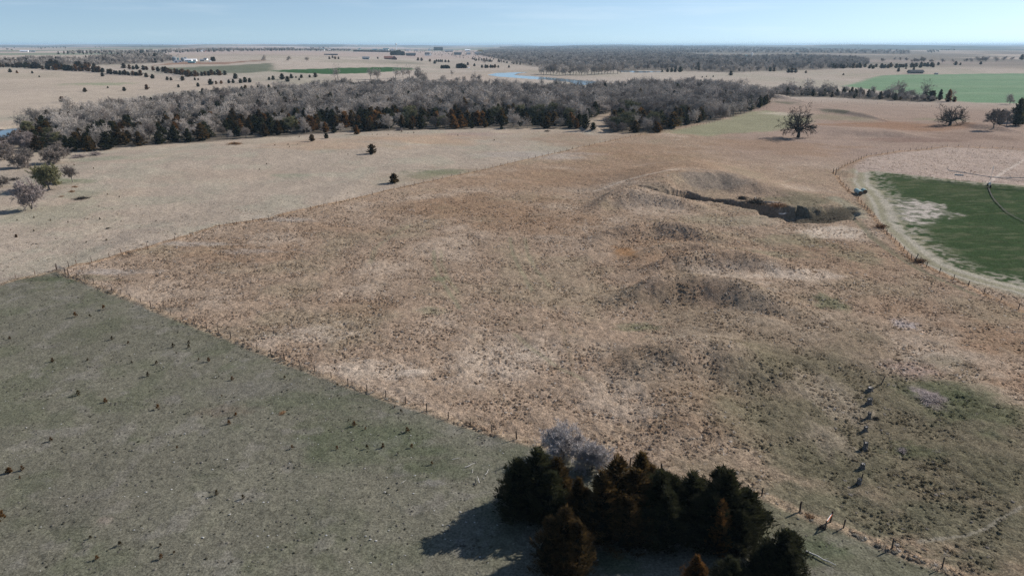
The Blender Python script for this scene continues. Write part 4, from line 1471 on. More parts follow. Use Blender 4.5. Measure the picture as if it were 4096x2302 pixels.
def build_far_woods():
    rs = np.random.default_rng(91)
    P, I, S = [], [], []
    for poly, n, h, pc in FARWOODS:
        W = world_poly(poly, h_full)
        area = 0.5 * abs(np.dot(W[:, 0], np.roll(W[:, 1], 1)) - np.dot(W[:, 1], np.roll(W[:, 0], 1)))
        q = rand_in_poly(W, n, rs, max(4.0, 0.62 * math.sqrt(area / n)))
        if not len(q):
            continue
        zz = h_full(q[:, 0], q[:, 1])
        P.append(np.stack([q[:, 0], q[:, 1], zz - 0.2], 1))
        c = rs.random(len(q)) < pc
        I.append(np.where(c, rs.integers(4, 6, len(q)), rs.choice([0, 1, 2, 0, 1, 2, 3], len(q))))
        S.append(h * rs.uniform(0.75, 1.3, len(q)) * np.where(c, 0.75, 1.0))
    P, I, S = np.concatenate(P), np.concatenate(I), np.concatenate(S)
    srcs = [joined(t, 'far_tree') for t in FAR + FARC]
    scatter('far_woodland', P, I, rs.uniform(0, 6.28, len(P)), S, np.ones((len(P), 3)), srcs)
    return len(P)


print('FAR', build_far_woods())


# ---- cedars that stand singly: photo point of the foot, width in photo px
def lone_cedars(lst, name, text, group, ratio=1.0, keys=('rg', 'rm')):
    lst = sorted(lst, key=lambda t: t[0][0])
    pts = P3s([t[0] for t in lst])
    for i, (pt, w, *kk) in enumerate(lst):
        p = pts[i]
        wid = w * mpp(p)
        k = kk[0] if kk else random.choice(keys)
        key = f'{k}{random.randrange(2)}'
        rad = {'rg': 0.52, 'rm': 0.50, 'rb': 0.52, 'cg': 0.38, 'cm': 0.36, 'cb': 0.37, 'sg': 0.42, 'sb': 0.40}[k]
        h = wid / (2 * rad) * ratio * (0.82 if name == 'cedar_seedling' else 1.0)
        p.z -= 0.03 * h
        place(key, p, h, name, text.format(n=ordinal(i + 1)), 'cedar', group, sxy=1.0 / ratio * random.uniform(0.95, 1.1))


lone_cedars([(Z1(105, 400), 15), (Z1(172, 408), 11, 'rb'), (Z1(326, 410), 10), (Z1(397, 448), 7), (Z1(1032, 440), 16, 'rg'), (Z1(1535, 462), 18), (Z1(1472, 450), 18), (Z1(1683, 477), 14),
             (Z1(1720, 480), 12), (Z1(1838, 482), 18), (Z1(1960, 478), 11), (Z1(1995, 478), 8), (Z1(335, 332), 14)],
            'cedar_bush', 'round cedar standing alone high on the pale hillside, {n} from the left', 'lone cedars high on the hillside')
lone_cedars([(Z1(625, 698), 23, 'rb'), (Z1(857, 596), 17), (Z1(1085, 558), 8), (Z1(1251, 586), 16, 'rg'), (Z1(1478, 572), 20, 'rb'), (Z1(1796, 550), 12), (Z1(1993, 543), 16), (Z1(2120, 523), 23, 'rg'),
             (Z1(2175, 517), 13, 'rb'), (Z1(2225, 515), 14, 'rb'), (Z1(2303, 507), 14), (Z1(2345, 507), 16), (Z1(2420, 507), 18), (Z1(2465, 499), 21), (Z1(2513, 500), 18), (Z1(2368, 465), 22, 'rg'),
             (Z1(2262, 427), 18), (Z2(133, 475), 12), (Z2(173, 475), 17, 'rg'), (Z2(265, 471), 24, 'rg'), (Z2(318, 493), 22, 'rg'), (Z2(355, 460), 18, 'rg'), (Z2(402, 456), 8), (Z2(457, 456), 14),
             (Z2(540, 451), 11), (Z2(597, 449), 18), (Z2(435, 478), 9)],
            'cedar_bush', 'round cedar on the pale slope behind the long wood, {n} from the left', 'cedars on the slope behind the wood')
_row = []
for (x0, y0), (x1, y1), n, w in (((0, 345), (260, 354), 9, 17), ((260, 356), (640, 380), 12, 20), ((560, 372), (1040, 400), 15, 22), ((760, 340), (960, 345), 5, 20), ((480, 338), (560, 340), 3, 22),
                                 ((60, 318), (160, 320), 3, 20)):
    for i in range(n):
        t = (i + random.uniform(-0.3, 0.3)) / max(1, n - 1)
        _row.append((Z1(x0 + (x1 - x0) * t, y0 + (y1 - y0) * t + random.uniform(-6, 4)), w * random.uniform(0.75, 1.25)))
lone_cedars(_row, 'cedar_bush', 'cedar in the dark row along the top of the far-left slope, {n} from the left', 'cedar row along the far-left slope', keys=('rg', 'rm', 'rb'))
_row = []
for (x0, y0), (x1, y1), n, w in (((1090, 412), (1420, 438), 12, 20), ((1240, 358), (1640, 392), 9, 17), ((1640, 398), (1900, 440), 10, 20), ((1900, 445), (2220, 428), 11, 19)):
    for i in range(n):
        t = (i + random.uniform(-0.3, 0.3)) / max(1, n - 1)
        _row.append((Z1(x0 + (x1 - x0) * t, y0 + (y1 - y0) * t + random.uniform(-7, 5)), w * random.uniform(0.7, 1.25)))
lone_cedars(_row, 'cedar_bush', 'cedar in the broken row below the farmstead, {n} from the left', 'cedar row below the farmstead', keys=('rg', 'rm', 'rb'))
lone_cedars([(Z2(738, 266), 10, 'rb'), (Z2(770, 256), 10, 'rb'), (Z2(797, 267), 11, 'rb'), (Z2(830, 266), 9, 'rb'), (Z2(1225, 263), 8), (Z2(1630, 281), 12, 'rb'), (Z2(1665, 284), 13, 'rb'), (Z2(1798, 313), 14, 'rg'),
             (Z2(1815, 293), 10), (Z2(1836, 295), 10), (Z2(1855, 295), 10), (Z2(1872, 296), 10), (Z2(1905, 298), 10), (Z2(1937, 299), 10), (Z2(1750, 291), 11, 'rb'),
             (Z2(1868, 361), 14, 'rg'), (Z2(1888, 361), 14, 'rg'), (Z2(1908, 361), 15, 'rg'), (Z2(1928, 361), 14, 'rg'), (Z2(1944, 361), 10, 'rg'),
             (Z2(2025, 356), 17, 'rg'), (Z2(2045, 357), 19, 'rg'), (Z2(2067, 357), 20, 'rg'), (Z2(2090, 358), 18, 'rg'), (Z2(2108, 358), 15, 'rg'), (Z2(2130, 328), 12, 'rg'), (Z2(2197, 338), 11, 'rg'),
             (Z2(2273, 353), 12, 'rg'), (Z2(2310, 356), 14, 'rg'), (Z2(2328, 355), 12, 'rg'), (Z2(2360, 354), 13, 'rg'), (Z2(2378, 354), 11, 'rb'), (Z2(2402, 354), 14, 'rb'), (Z2(2437, 353), 10, 'rg'), (Z2(2543, 353), 10, 'rg')],
            'cedar_bush', 'small dark cedar on the bluffs below the town, {n} from the left', 'cedars on the bluffs below the town')
lone_cedars([(Z3(1510, 397), 9), (Z3(1562, 396), 14, 'rg'), (Z3(1605, 395), 16, 'rg'), (Z3(1640, 396), 15, 'rg'), (Z3(1690, 396), 22, 'rg'), (Z3(1912, 452), 6), (Z3(1956, 446), 5), (Z3(2022, 446), 7), (Z3(2200, 430), 18),
             (Z4(380, 408), 10), (Z4(205, 403), 16), (Z4(240, 403), 18), (Z4(275, 403), 16), (Z4(757, 428), 8), (Z4(20, 390), 16), (Z4(60, 390), 14), (Z4(1310, 392), 15, 'rg'), (Z4(1385, 366), 8), (Z4(1465, 375), 10),
             (Z4(1885, 327), 15), (Z4(1932, 327), 10), (Z4(2138, 320), 12), (Z4(1710, 328), 12), (Z4(1660, 350), 14), (Z4(2550, 272), 20)],
            'cedar_bush', 'dark cedar on the valley floor beyond the wood, {n} from the left', 'cedars on the valley floor')
_row = []
for i in range(34):
    t = i / 33
    _row.append((Z4(640 + 1000 * t + random.uniform(-15, 15), 362 - 14 * t + random.uniform(-10, 8)), random.uniform(12, 20)))
lone_cedars(_row, 'cedar_bush', 'cedar in the dark belt in front of the river woods, {n} from the left', 'cedar belt before the river woods', keys=('rg', 'rg', 'rm'))
_row = []
for i in range(26):
    _row.append((ZT(70 + 25 * i, 240 + 14 * i / 26), 8))
lone_cedars(_row, 'cedar_bush', 'evergreen in the low windbreak hedge at the town edge, {n} from the left', 'windbreak at the town edge', keys=('rg',))
_row = [(ZT(712 + 24 * i, 303 + random.uniform(-3, 3)), random.uniform(10, 14)) for i in range(10)] + [(ZT(1450 + 22 * i, 220), 9) for i in range(7)]
lone_cedars(_row, 'cedar_bush', 'tall dark evergreen beside the town houses, {n} from the left', 'evergreens beside the houses', ratio=1.5, keys=('rg',))
lone_cedars([(ZF(1600, 350), 14, 'rg'), (ZF(1650, 350), 15, 'rg'), (ZF(130, 325), 17, 'cg')], 'cedar_bush', 'dark evergreen beside the farmstead, {n} from the left', 'evergreens at the farmstead', ratio=1.2)

# cedars in the near pasture, each its own
for pt, w, key, h_r, lab in (
        (Z2(563, 1090), 26, 'rm0', 1.05, 'bronze-tipped young cedar standing clear of the wood, leftmost of three'),
        (Z2(707, 1062), 22, 'rg0', 0.95, 'compact dark green cedar standing just clear of the wood'),
        (Z2(1015, 1022), 30, 'cb0', 0.9, 'bronze cedar at the foot of the wood in the pale pasture'),
        (Z2(1165, 1217), 40, 'rm1', 0.95, 'lone spiky green cedar in the open pale pasture'),
        ((1576, 731), 42, 'rm0', 0.95, 'lone round bronze-green cedar beside the diagonal fence'),
        (Z3(735, 972), 38, 'cg1', 1.1, 'dark cedar at the mouth of the clearing between the woods'),
        (Z3(815, 974), 28, 'rg1', 1.0, 'low dark cedar just right of the clearing mouth'),
        (Z3(650, 965), 24, 'cb2', 1.2, 'rusty cedar at the left side of the clearing'),
        (Z4(1640, 685), 44, 'rg1', 0.9, 'dark spreading cedar at the right end of the hedgerow'),
        (Z4(1725, 680), 24, 'cg0', 1.3, 'pointed dark cedar at the right end of the hedgerow'),
        (Z4(1810, 695), 30, 'cb1', 1.2, 'rusty cedar under the dead snag by the green field'),
        (Z4(1870, 695), 22, 'rb1', 0.9, 'low rusty cedar at the end of the hedgerow'),
        (Z2(2470, 970), 16, 'rg0', 0.9, 'small dark cedar at the wood edge left of the clearing')):
    p = P3(*pt)
    rad = {'r': 0.51, 'c': 0.37}[key[0]]
    hh = w * mpp(p) / (2 * rad) * h_r
    p.z -= 0.02 * hh
    place(key, p, hh, 'cedar_tree', lab, 'cedar', None, sxy=1 / h_r)

# seedlings dotted over the grazed pasture and the upper pasture
lone_cedars([(ZP(860, 487), 15, 'sb'), (ZP(625, 553), 18, 'sb'), (ZP(745, 552), 11), (ZP(82, 733), 10), (ZP(928, 740), 14, 'sg'), (ZP(1063, 775), 11), (ZP(1433, 800), 14, 'sg'), (ZP(1562, 772), 12), (ZP(1562, 808), 14),
             (ZP(1460, 854), 7), (ZP(1645, 905), 8), (ZP(1727, 918), 15), (ZP(437, 921), 14), (ZP(725, 912), 9), (ZP(1092, 936), 10), (ZP(1297, 940), 13, 'sg'), (ZP(1225, 1041), 16), (ZP(1922, 1072), 14), (ZP(650, 1196), 18, 'sg'),
             (ZP(875, 1256), 16, 'sb'), (ZP(1310, 1313), 18, 'sb'), (ZP(1953, 1373), 15), (ZP(1895, 1436), 16), (ZP(1837, 1210), 8, 'sb')],
            'cedar_seedling', 'tiny cedar seedling in the upper half of the grazed pasture, {n} from the left', 'seedlings in the grazed pasture', ratio=1.1, keys=('sg', 'sb'))
lone_cedars([(ZQ(287, 542), 11), (ZQ(722, 602), 10), (ZQ(1250, 823), 13, 'sg'), (ZQ(1197, 783), 9), (ZQ(863, 934), 18, 'sb'), (ZQ(955, 963), 10), (ZQ(1300, 983), 18, 'sb'), (ZQ(968, 1118), 14), (ZQ(1100, 1113), 17), (ZQ(1340, 1115), 15),
             (ZQ(1223, 1172), 10), (ZQ(720, 1128), 14), (ZQ(350, 1122), 14), (ZQ(1505, 1253), 13), (ZQ(815, 893), 8)],
            'cedar_seedling', 'tiny cedar seedling in the grazed pasture near the fence, {n} from the left', 'seedlings near the fence', ratio=1.1, keys=('sg', 'sb'))
lone_cedars([(ZB(455, 248), 15, 'sb'), (ZB(85, 530), 29, 'rb'), (ZB(200, 507), 17, 'sb'), (ZB(178, 582), 10, 'sb'), (ZB(20, 950), 36, 'sb'), (ZB(805, 1113), 13), (ZB(1067, 1173), 17), (ZB(1425, 1183), 13), (ZB(1433, 1293), 19), (ZB(1550, 1247), 12),
             (ZB(862, 1297), 16, 'sb'), (ZB(1575, 318), 12), (ZB(1925, 724), 18, 'sg'), (ZB(2160, 758), 15, 'sg')],
            'cedar_seedling', 'tiny cedar seedling in the nearest part of the grazed pasture, {n} from the left', 'seedlings nearest the camera', ratio=1.1, keys=('sg', 'sb'))
lone_cedars([(ZL(1087, 508), 6), (ZL(1218, 293), 7), (ZL(860, 468), 6), (ZL(395, 1073), 7), (ZL(585, 1108), 7), (ZL(200, 1107), 6), (ZL(125, 1216), 5), (ZL(395, 1227), 7), (ZL(190, 1298), 16, 'rb'), (ZL(790, 1127), 6), (ZL(850, 977), 5),
             (ZL(1147, 942), 5), (ZL(1383, 835), 6), (ZL(1247, 805), 5), (ZL(1158, 1093), 8), (ZL(1235, 1338), 8), (ZL(1000, 1363), 7), (ZL(1580, 942), 5), (ZL(1810, 1115), 6)],
            'cedar_seedling', 'speck of a cedar seedling in the pale upper pasture, {n} from the left', 'seedlings in the upper pasture', keys=('sg', 'sb'))
lone_cedars([(Z2(x, y), w) for x, y, w in ((190, 1135, 5), (323, 1128, 5), (336, 1154, 5), (420, 1127, 4), (435, 1050, 5), (108, 1322, 5), (37, 1380, 5), (925, 1226, 4), (1218, 1030, 5), (1330, 1030, 5), (1465, 1000, 6), (1528, 1015, 4),
                                           (1587, 1010, 5), (2030, 1036, 5), (2395, 1086, 6), (1122, 1152, 4), (1170, 1028, 4))],
            'cedar_seedling', 'speck of a cedar seedling below the long wood, {n} from the left', 'seedlings below the wood', keys=('sg', 'sb'))

# ---- the cedar clump close to the camera
def clump_cedar(seed, mat, parts, **kw):
    """old cedar with several leaders grown together: one crown, one trunk mesh"""
    Vs, Fs, Ts, n = [], [], [], 0
    mb = MB()
    for i, (dx, dy, sc, wd) in enumerate(parts):
        V, F, t = cedar_meshes(seed + i, mat=mat, raw=True, **kw)
        V = V * (sc * wd, sc * wd, sc) + (dx, dy, 0)
        Vs.append(V); Fs.append(F + n); Ts.append(t)
        n += len(V)
        mb.tube((dx * 0.4, dy * 0.4, -0.03), (dx, dy, 0.35 * sc), 0.028, 0.018, 7)
        mb.tube((dx, dy, 0.35 * sc), (dx, dy, 0.92 * sc), 0.018, 0.004, 6)
    crown = mesh_np('cedar_crown', np.concatenate(Vs), np.concatenate(Fs), (M[mat],), False, {'tint': ('FACE', 'FLOAT', np.concatenate(Ts))})
    return mb.mesh('cedar_trunk', M['cedar_bark']), crown


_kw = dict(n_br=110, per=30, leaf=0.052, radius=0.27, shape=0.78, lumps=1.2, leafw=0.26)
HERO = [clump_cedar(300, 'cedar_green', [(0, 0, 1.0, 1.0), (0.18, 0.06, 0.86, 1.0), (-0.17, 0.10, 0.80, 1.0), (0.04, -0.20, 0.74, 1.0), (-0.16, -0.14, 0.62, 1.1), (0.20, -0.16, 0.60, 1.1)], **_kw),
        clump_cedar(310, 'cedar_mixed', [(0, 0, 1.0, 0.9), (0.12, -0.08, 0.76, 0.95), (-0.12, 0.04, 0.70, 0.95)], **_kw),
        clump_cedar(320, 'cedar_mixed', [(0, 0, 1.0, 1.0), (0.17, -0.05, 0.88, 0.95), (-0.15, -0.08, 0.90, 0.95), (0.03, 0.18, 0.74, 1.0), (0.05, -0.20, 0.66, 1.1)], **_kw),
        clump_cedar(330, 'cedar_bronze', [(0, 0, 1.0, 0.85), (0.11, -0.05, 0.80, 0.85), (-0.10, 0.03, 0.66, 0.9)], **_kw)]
for pt, h, k, sxy, lab in (
        (ZC(425, 775), 10.0, 0, 0.98, 'broad black-green cedar at the left of the near clump'),
        (ZC(555, 770), 8.6, 1, 0.85, 'bronze-edged cedar against the right of the leftmost near cedar'),
        (ZC(700, 860), 7.4, 1, 0.8, 'slender bronze-tipped cedar behind the foremost left cedar of the near clump'),
        (ZC(610, 1165), 9.0, 2, 0.80, 'olive-bronze cedar foremost on the left of the near clump'),
        (ZC(950, 905), 11.0, 2, 0.92, 'tall bronze-streaked cedar in the middle of the near clump'),
        (ZC(1120, 740), 8.8, 1, 0.9, 'bronze-topped cedar at the back of the near clump'),
        (ZC(1250, 900), 9.2, 0, 1.0, 'dark cedar behind the middle of the near clump'),
        (ZC(1460, 880), 8.6, 0, 1.0, 'dark low cedar right of the middle in the near clump'),
        (ZC(1690, 920), 9.6, 0, 1.1, 'broad dark cedar at the right of the near clump'),
        (ZC(1660, 1010), 7.2, 3, 0.8, 'rusty bronze cedar before the broad dark cedar on the right'),
        (ZC(1500, 1330), 5.6, 3, 0.85, 'bright rust cedar cut by the bottom edge of the picture'),
        (ZC(1760, 1290), 4.2, 0, 1.15, 'low dark cedar bush at the bottom edge beside the rust cedar'),
        (ZC(2090, 1235), 7.2, 0, 1.05, 'rounded dark cedar at the bottom right, apart from the near clump')):
    p = P3(*pt)
    p.z -= 0.15
    place(HERO[k], p, h * 0.93, 'cedar_tree', lab, 'cedar', None, sxy=sxy * 1.38)

# grey leafless shrubs behind the near clump
SHRUB = [bare_meshes(320, mat='twig_mauve', multi=6, limbs=18, trunk_h=0.08, spread=0.55, kids=(5, 5, 5), twigs=6, twig_w=0.0065, twig_l=0.10, len0=0.5, wander=0.14, r_trunk=0.022),
         bare_meshes(321, mat='twig_mauve', multi=5, limbs=15, trunk_h=0.08, spread=0.65, kids=(5, 5, 5), twigs=6, twig_w=0.0075, twig_l=0.11, len0=0.5, wander=0.16, r_trunk=0.022)]
place(SHRUB[0], P3(*ZC(600, 395)), 5.3, 'bare_shrub', 'large pale grey leafless shrub behind the near cedars', 'shrub')
place(SHRUB[1], P3(*ZC(800, 470)), 4.3, 'bare_shrub', 'smaller grey leafless shrub between the near cedars', 'shrub')

# ---- bare trees that stand singly
BIG = [bare_meshes(340, mat='twig_dark', bark='bark_dark', limbs=9, levels=4, kids=(6, 5, 4), spread=1.15, droop=0.085, wander=0.30, trunk_h=0.28, r_trunk=0.055, twigs=5, twig_w=0.005, twig_l=0.05, len0=0.44, shrink=0.60),
       bare_meshes(343, mat='twig_dark', bark='bark_dark', limbs=9, levels=4, kids=(6, 5, 4), spread=1.35, droop=0.05, wander=0.30, trunk_h=0.20, r_trunk=0.060, twigs=3, twig_w=0.0055, twig_l=0.055, len0=0.50, shrink=0.60)]
place(BIG[0], P3(*Z4(300, 1055)), 21.5, 'cottonwood_tree', 'huge gnarled leafless cottonwood with drooping limbs, alone on the brown grass', 'tree', rz=0.6)
place(BIG[1], P3(*Z4(1830, 932)), 15.5, 'cottonwood_tree', 'wide leafless tree with spreading dark limbs right of the huge cottonwood', 'tree', rz=2.2)
OLIVE_T = bare_meshes(350, mat='twig_olive', limbs=9, levels=4, kids=(6, 5, 5), spread=1.2, trunk_h=0.22, twigs=8, twig_w=0.012, twig_l=0.07, len0=0.40)
SMALL_T = bare_meshes(351, mat='twig_brown', limbs=7, levels=4, kids=(5, 5, 4), spread=0.9, trunk_h=0.35, twigs=5, twig_w=0.008, twig_l=0.08, len0=0.36)
PINK_T = bare_meshes(352, mat='twig_pink', multi=3, limbs=9, levels=4, kids=(6, 5, 5), spread=0.9, trunk_h=0.14, twigs=6, twig_w=0.008, twig_l=0.08, len0=0.42)
ROUND_T = bare_meshes(353, mat='twig_brown', multi=3, limbs=10, levels=4, kids=(6, 5, 5), spread=1.0, trunk_h=0.16, twigs=6, twig_w=0.009, twig_l=0.08, len0=0.42)
for pt, px_h, pr, sxy, lab in (
        (ZL(572, 740), 105, OLIVE_T, 1.05, 'round olive-green budding tree in the left pasture'),
        (ZL(843, 662), 70, SMALL_T, 0.9, 'slim bare tree with pale trunk right of the olive tree'),
        (ZL(370, 972), 132, PINK_T, 0.85, 'pinkish grey leafless tree leaning beside its long shadow'),
        (ZL(655, 436), 85, ROUND_T, 1.2, 'spreading brown leafless tree nearest the wood in the left pasture'),
        (ZL(205, 498), 80, ROUND_T, 0.95, 'brown leafless tree at the left with its trunk in shade'),
        (ZL(335, 482), 75, SMALL_T, 1.0, 'thin grey-brown leafless tree beside the brown one at left'),
        (ZL(290, 300), 85, PINK_T, 1.2, 'pinkish leafless tree in front of the left end of the wood'),
        (ZL(130, 260), 70, ROUND_T, 1.3, 'brown bushy leafless tree at the left edge of the wood'),
        (ZL(55, 395), 75, ROUND_T, 1.2, 'dark brown leafless tree at the left picture edge'),
        (ZL(30, 712), 48, ROUND_T, 1.3, 'low leafless bush cut by the left picture edge'),
        (ZL(-60, 330), 70, PINK_T, 1.2, 'leafless tree half outside the left picture edge'),
        (Z1(220, 960), 70, PROTO['bt0'], 0.8, 'twisted snag with few limbs at the left end of the wood'),
        (Z1(455, 862), 50, PROTO['bt1'], 0.9, 'crooked bare tree with a dark clump behind the left wood'),
        (Z2(822, 468), 62, PROTO['bt0'], 0.75, 'tall leafless cottonwood before the green strip, left of the others'),
        (Z2(1155, 472), 48, PROTO['bt1'], 0.9, 'leafless cottonwood left of the pair behind the wood'),
        (Z2(1222, 472), 44, PROTO['bg2'], 0.8, 'leafless cottonwood right of the pair behind the wood'),
        (Z2(1405, 460), 50, PROTO['bt0'], 0.95, 'forked leafless cottonwood at the right end of the green strip'),
        (Z2(1480, 458), 44, PROTO['bt1'], 0.7, 'slim leafless cottonwood right of the forked one'),
        (Z2(1545, 456), 54, PROTO['bt0'], 0.85, 'dark-trunked leafless cottonwood near the strip end'),
        (Z2(1625, 470), 52, PROTO['bg1'], 0.9, 'pale leafless tree right of the dark-trunked cottonwood'),
        (Z2(1690, 540), 64, PROTO['bg3'], 0.85, 'broad leafless tree rising behind the middle of the wood'),
        (Z2(1875, 530), 42, PROTO['bg0'], 0.9, 'leafless tree behind the wood, left of the low thickets'),
        (Z2(1970, 446), 30, PROTO['bt1'], 0.6, 'thin bare snag alone on the valley floor'),
        (Z2(2030, 505), 26, PROTO['bg2'], 1.0, 'low leafless tree left of the pair by the river'),
        (Z2(2095, 502), 26, PROTO['bg1'], 1.1, 'low leafless tree in the middle of the valley thicket'),
        (Z2(2187, 492), 42, PROTO['bt0'], 0.9, 'leafless tree left of the grey bush by the river'),
        (Z2(2245, 490), 28, PROTO['bg0'], 1.0, 'round grey leafless bush near the river bend'),
        (Z2(82, 292), 28, PROTO['bg1'], 1.0, 'round bare tree on the far field left of the green strip'),
        (Z2(512, 290), 20, PROTO['bg2'], 1.0, 'small pale bare tree on the bluff above the green strip'),
        (Z2(325, 290), 22, PROTO['bg0'], 0.9, 'small bare tree between the far field and the bluff'),
        (Z2(2303, 322), 26, PROTO['bt1'], 1.0, 'bare tree alone on the slope below the town'),
        (Z3(310, 545), 40, PROTO['bt0'], 0.95, 'leafless tree at the river bank behind the wood'),
        (Z3(2305, 560), 42, PROTO['bt1'], 1.0, 'leafless cottonwood rising above the dark grove on the right'),
        (Z3(1820, 520), 34, PROTO['bb0'], 1.2, 'dark leafless tree crowning the hill in the grove'),
        (Z4(210, 590), 55, PROTO['bt0'], 0.95, 'leafless cottonwood at the left of the hedgerow'),
        (Z4(400, 600), 56, PROTO['bt1'], 0.95, 'leafless cottonwood second along the hedgerow'),
        (Z4(565, 600), 50, PROTO['bt0'], 0.7, 'thin leafless snag in the middle of the hedgerow'),
        (Z4(1310, 640), 62, PROTO['bt1'], 1.0, 'twisted leafless cottonwood over the right part of the hedgerow'),
        (Z4(1555, 645), 70, PROTO['bt0'], 0.9, 'tall broken leafless cottonwood against the green field'),
        (Z4(1835, 690), 50, PROTO['bt1'], 0.7, 'dead snag with two bare arms against the green field'),
        (Z4(2430, 720), 42, PROTO['bg1'], 1.2, 'pale leafless tree above the dark grove at the right edge'),
        (Z4(2270, 945), 78, PROTO['bb1'], 1.0, 'gnarled dark leafless tree at the left of the right-edge grove'),
        (Z4(2400, 940), 74, PROTO['bg3'], 0.9, 'grey leafless tree among the cedars of the right-edge grove')):
    p = P3(*pt)
    hh = px_h * mpp(p) / math.cos(0.12)
    place(pr, p, hh, 'bare_tree', lab, 'tree', None, sxy=sxy)
for pt, w, key, hr, lab in ((Z4(2330, 930), 36, 'cg0', 1.2, 'dark cedar between bare trees of the right-edge grove'),
                            (Z4(2490, 935), 60, 'cg1', 1.25, 'large dark cedar at the right picture edge'),
                            (Z4(2560, 900), 64, 'cg2', 1.35, 'tallest dark cedar cut by the right picture edge'),
                            (Z4(2520, 930), 40, 'cb0', 1.0, 'brown-tipped cedar in front of the right-edge grove')):
    p = P3(*pt)
    hh = w * mpp(p) / 0.74 * hr
    place(key, p, hh, 'cedar_tree', lab, 'cedar', None, sxy=1 / hr)
# riverside trees with visible trunks
_n = 0
for x in np.linspace(285, 1090, 26):
    pt = Z3(x + random.uniform(-10, 10), 424 - (x > 900) * 10 + random.uniform(-8, 6))
    p = P3(*pt)
    _n += 1
    place(random.choice(['bg0', 'bg1', 'bg2', 'bt0']), p, random.uniform(38, 50) * mpp(p), 'bare_tree', f'leafless riverside tree with bare trunk, {ordinal(_n)} from the left', 'tree', 'riverside row beyond the river', sxy=0.85)
# row of bare trees on the far right
for i, (x, y, h) in enumerate(((1150, 292, 16), (1270, 278, 14), (1330, 282, 15), (1390, 284, 14), (1470, 302, 20), (1540, 304, 26), (1640, 300, 14), (1750, 302, 18), (1860, 300, 14), (1990, 292, 14), (2040, 296, 18),
                               (2110, 294, 22), (2160, 296, 24), (2190, 290, 22), (2290, 296, 24), (2370, 282, 18), (2450, 278, 14))):
    p = P3(*Z4(x, y))
    place(random.choice(['bg0', 'bg3', 'bb0']), p, h * mpp(p), 'bare_tree', f'small bare tree in the far hedgerow on the right, {ordinal(i + 1)} from the left', 'tree', 'far right hedgerow', sxy=1.15)
place(bare_meshes(360, mat='twig_yellow', levels=3, kids=(5, 4), limbs=8, twigs=9, twig_w=0.03, twig_l=0.12, spread=0.95, trunk_h=0.15), P3(*ZT(2240, 275)), 17 * mpp(P3(*ZT(2240, 275))), 'budding_tree',
      'round yellow budding tree among the town houses', 'tree')
# ------------------------------------------------------------------ fences
def fence(name, label, pts, h=1.25, spacing=None, wires=4, post='steel_post', r=0.055, wood_every=0, lean=0.03):
    W = P3s(pts)
    if spacing:
        Q = []
        for a, b in zip(W[:-1], W[1:]):
            n = max(1, int(round((b - a).length / spacing)))
            Q += [a + (b - a) * (i / n) for i in range(n)]
        Q.append(W[-1])
        hz = h_full(np.array([q.x for q in Q]), np.array([q.y for q in Q]))
        W = [Vector((q.x, q.y, float(z))) for q, z in zip(Q, hz)]
    root = thing(name, label, 'fence', W[0])
    o = W[0]
    mbs = []
    for k in range(3):                       # three post shapes, shared
        mb = MB()
        rr = r * (1.0, 0.85, 1.2)[k]
        mb.tube((0, 0, -0.35), (0, 0, h * (1.0, 0.94, 1.07)[k]), rr, rr * 0.9, 7)
        mb.box((0, -rr * 0.9, h * 0.45), (rr * 0.7, rr * 0.6, h * 0.86))
        mbs.append(mb.mesh('post', M[post]))
    wm = None
    if wood_every:
        mb = MB()
        mb.tube((0, 0, -0.4), (0.01, 0, h * 1.12), 0.10, 0.085, 8)
        wm = mb.mesh('wood_post', M['post'])
    tops = []
    for i, p in enumerate(W):
        me = wm if (wm and i % wood_every == 0) else mbs[random.choice((0, 0, 1, 2))]
        c = link('post', me, root, p - o, random.uniform(0, 6.28))
        c.rotation_euler = (random.gauss(0, lean), random.gauss(0, lean), random.uniform(0, 6.28))
        tops.append(p - o)
    for k in range(wires):
        mb = MB()
        z = h * (0.28 + 0.66 * k / max(1, wires - 1))
        line = []
        for a, b in zip(tops[:-1], tops[1:]):
            line += [a + Vector((0, 0, z)), (a + b) / 2 + Vector((0, 0, z - 0.03))]
        line.append(tops[-1] + Vector((0, 0, z)))
        mb.path(line, 0.006, 3)
        link('wire', mb.mesh('wire', M['wire']), root)
    return root


fence('pasture_fence', 'wire fence between grazed pasture and brown prairie, left of the near cedars', FENCE_A[2:36], 1.4, r=0.075, post='post')
fence('pasture_fence', 'wire fence hidden by the near cedars and running on to the bottom right corner', FENCE_A[36:], 1.5, r=0.09, post='post')
fence('pasture_fence', 'long diagonal wire fence from the corner gate towards the wood', FENCE_B, 1.4, r=0.08, spacing=6.0, wood_every=6)
fence('pasture_fence', 'short wire fence from the corner gate to the left picture edge', FENCE_C, 1.25, spacing=8.0)
fence('field_fence', 'wire fence curving along the left side of the green crop field', FENCE_D, 1.45, r=0.085, post='post')
fence('field_fence', 'wire fence around the far side of the stubble field', FENCE_E, 1.45, r=0.08, post='post')
fence('pasture_fence', 'faint wire fence along the green strip before the right grove', FENCE_F, 1.35, spacing=7.0, r=0.07, wires=3)
fence('pasture_fence', 'faint far wire fence below the hedgerow on the right', FENCE_G, 1.35, spacing=11.0, r=0.08, wires=3)


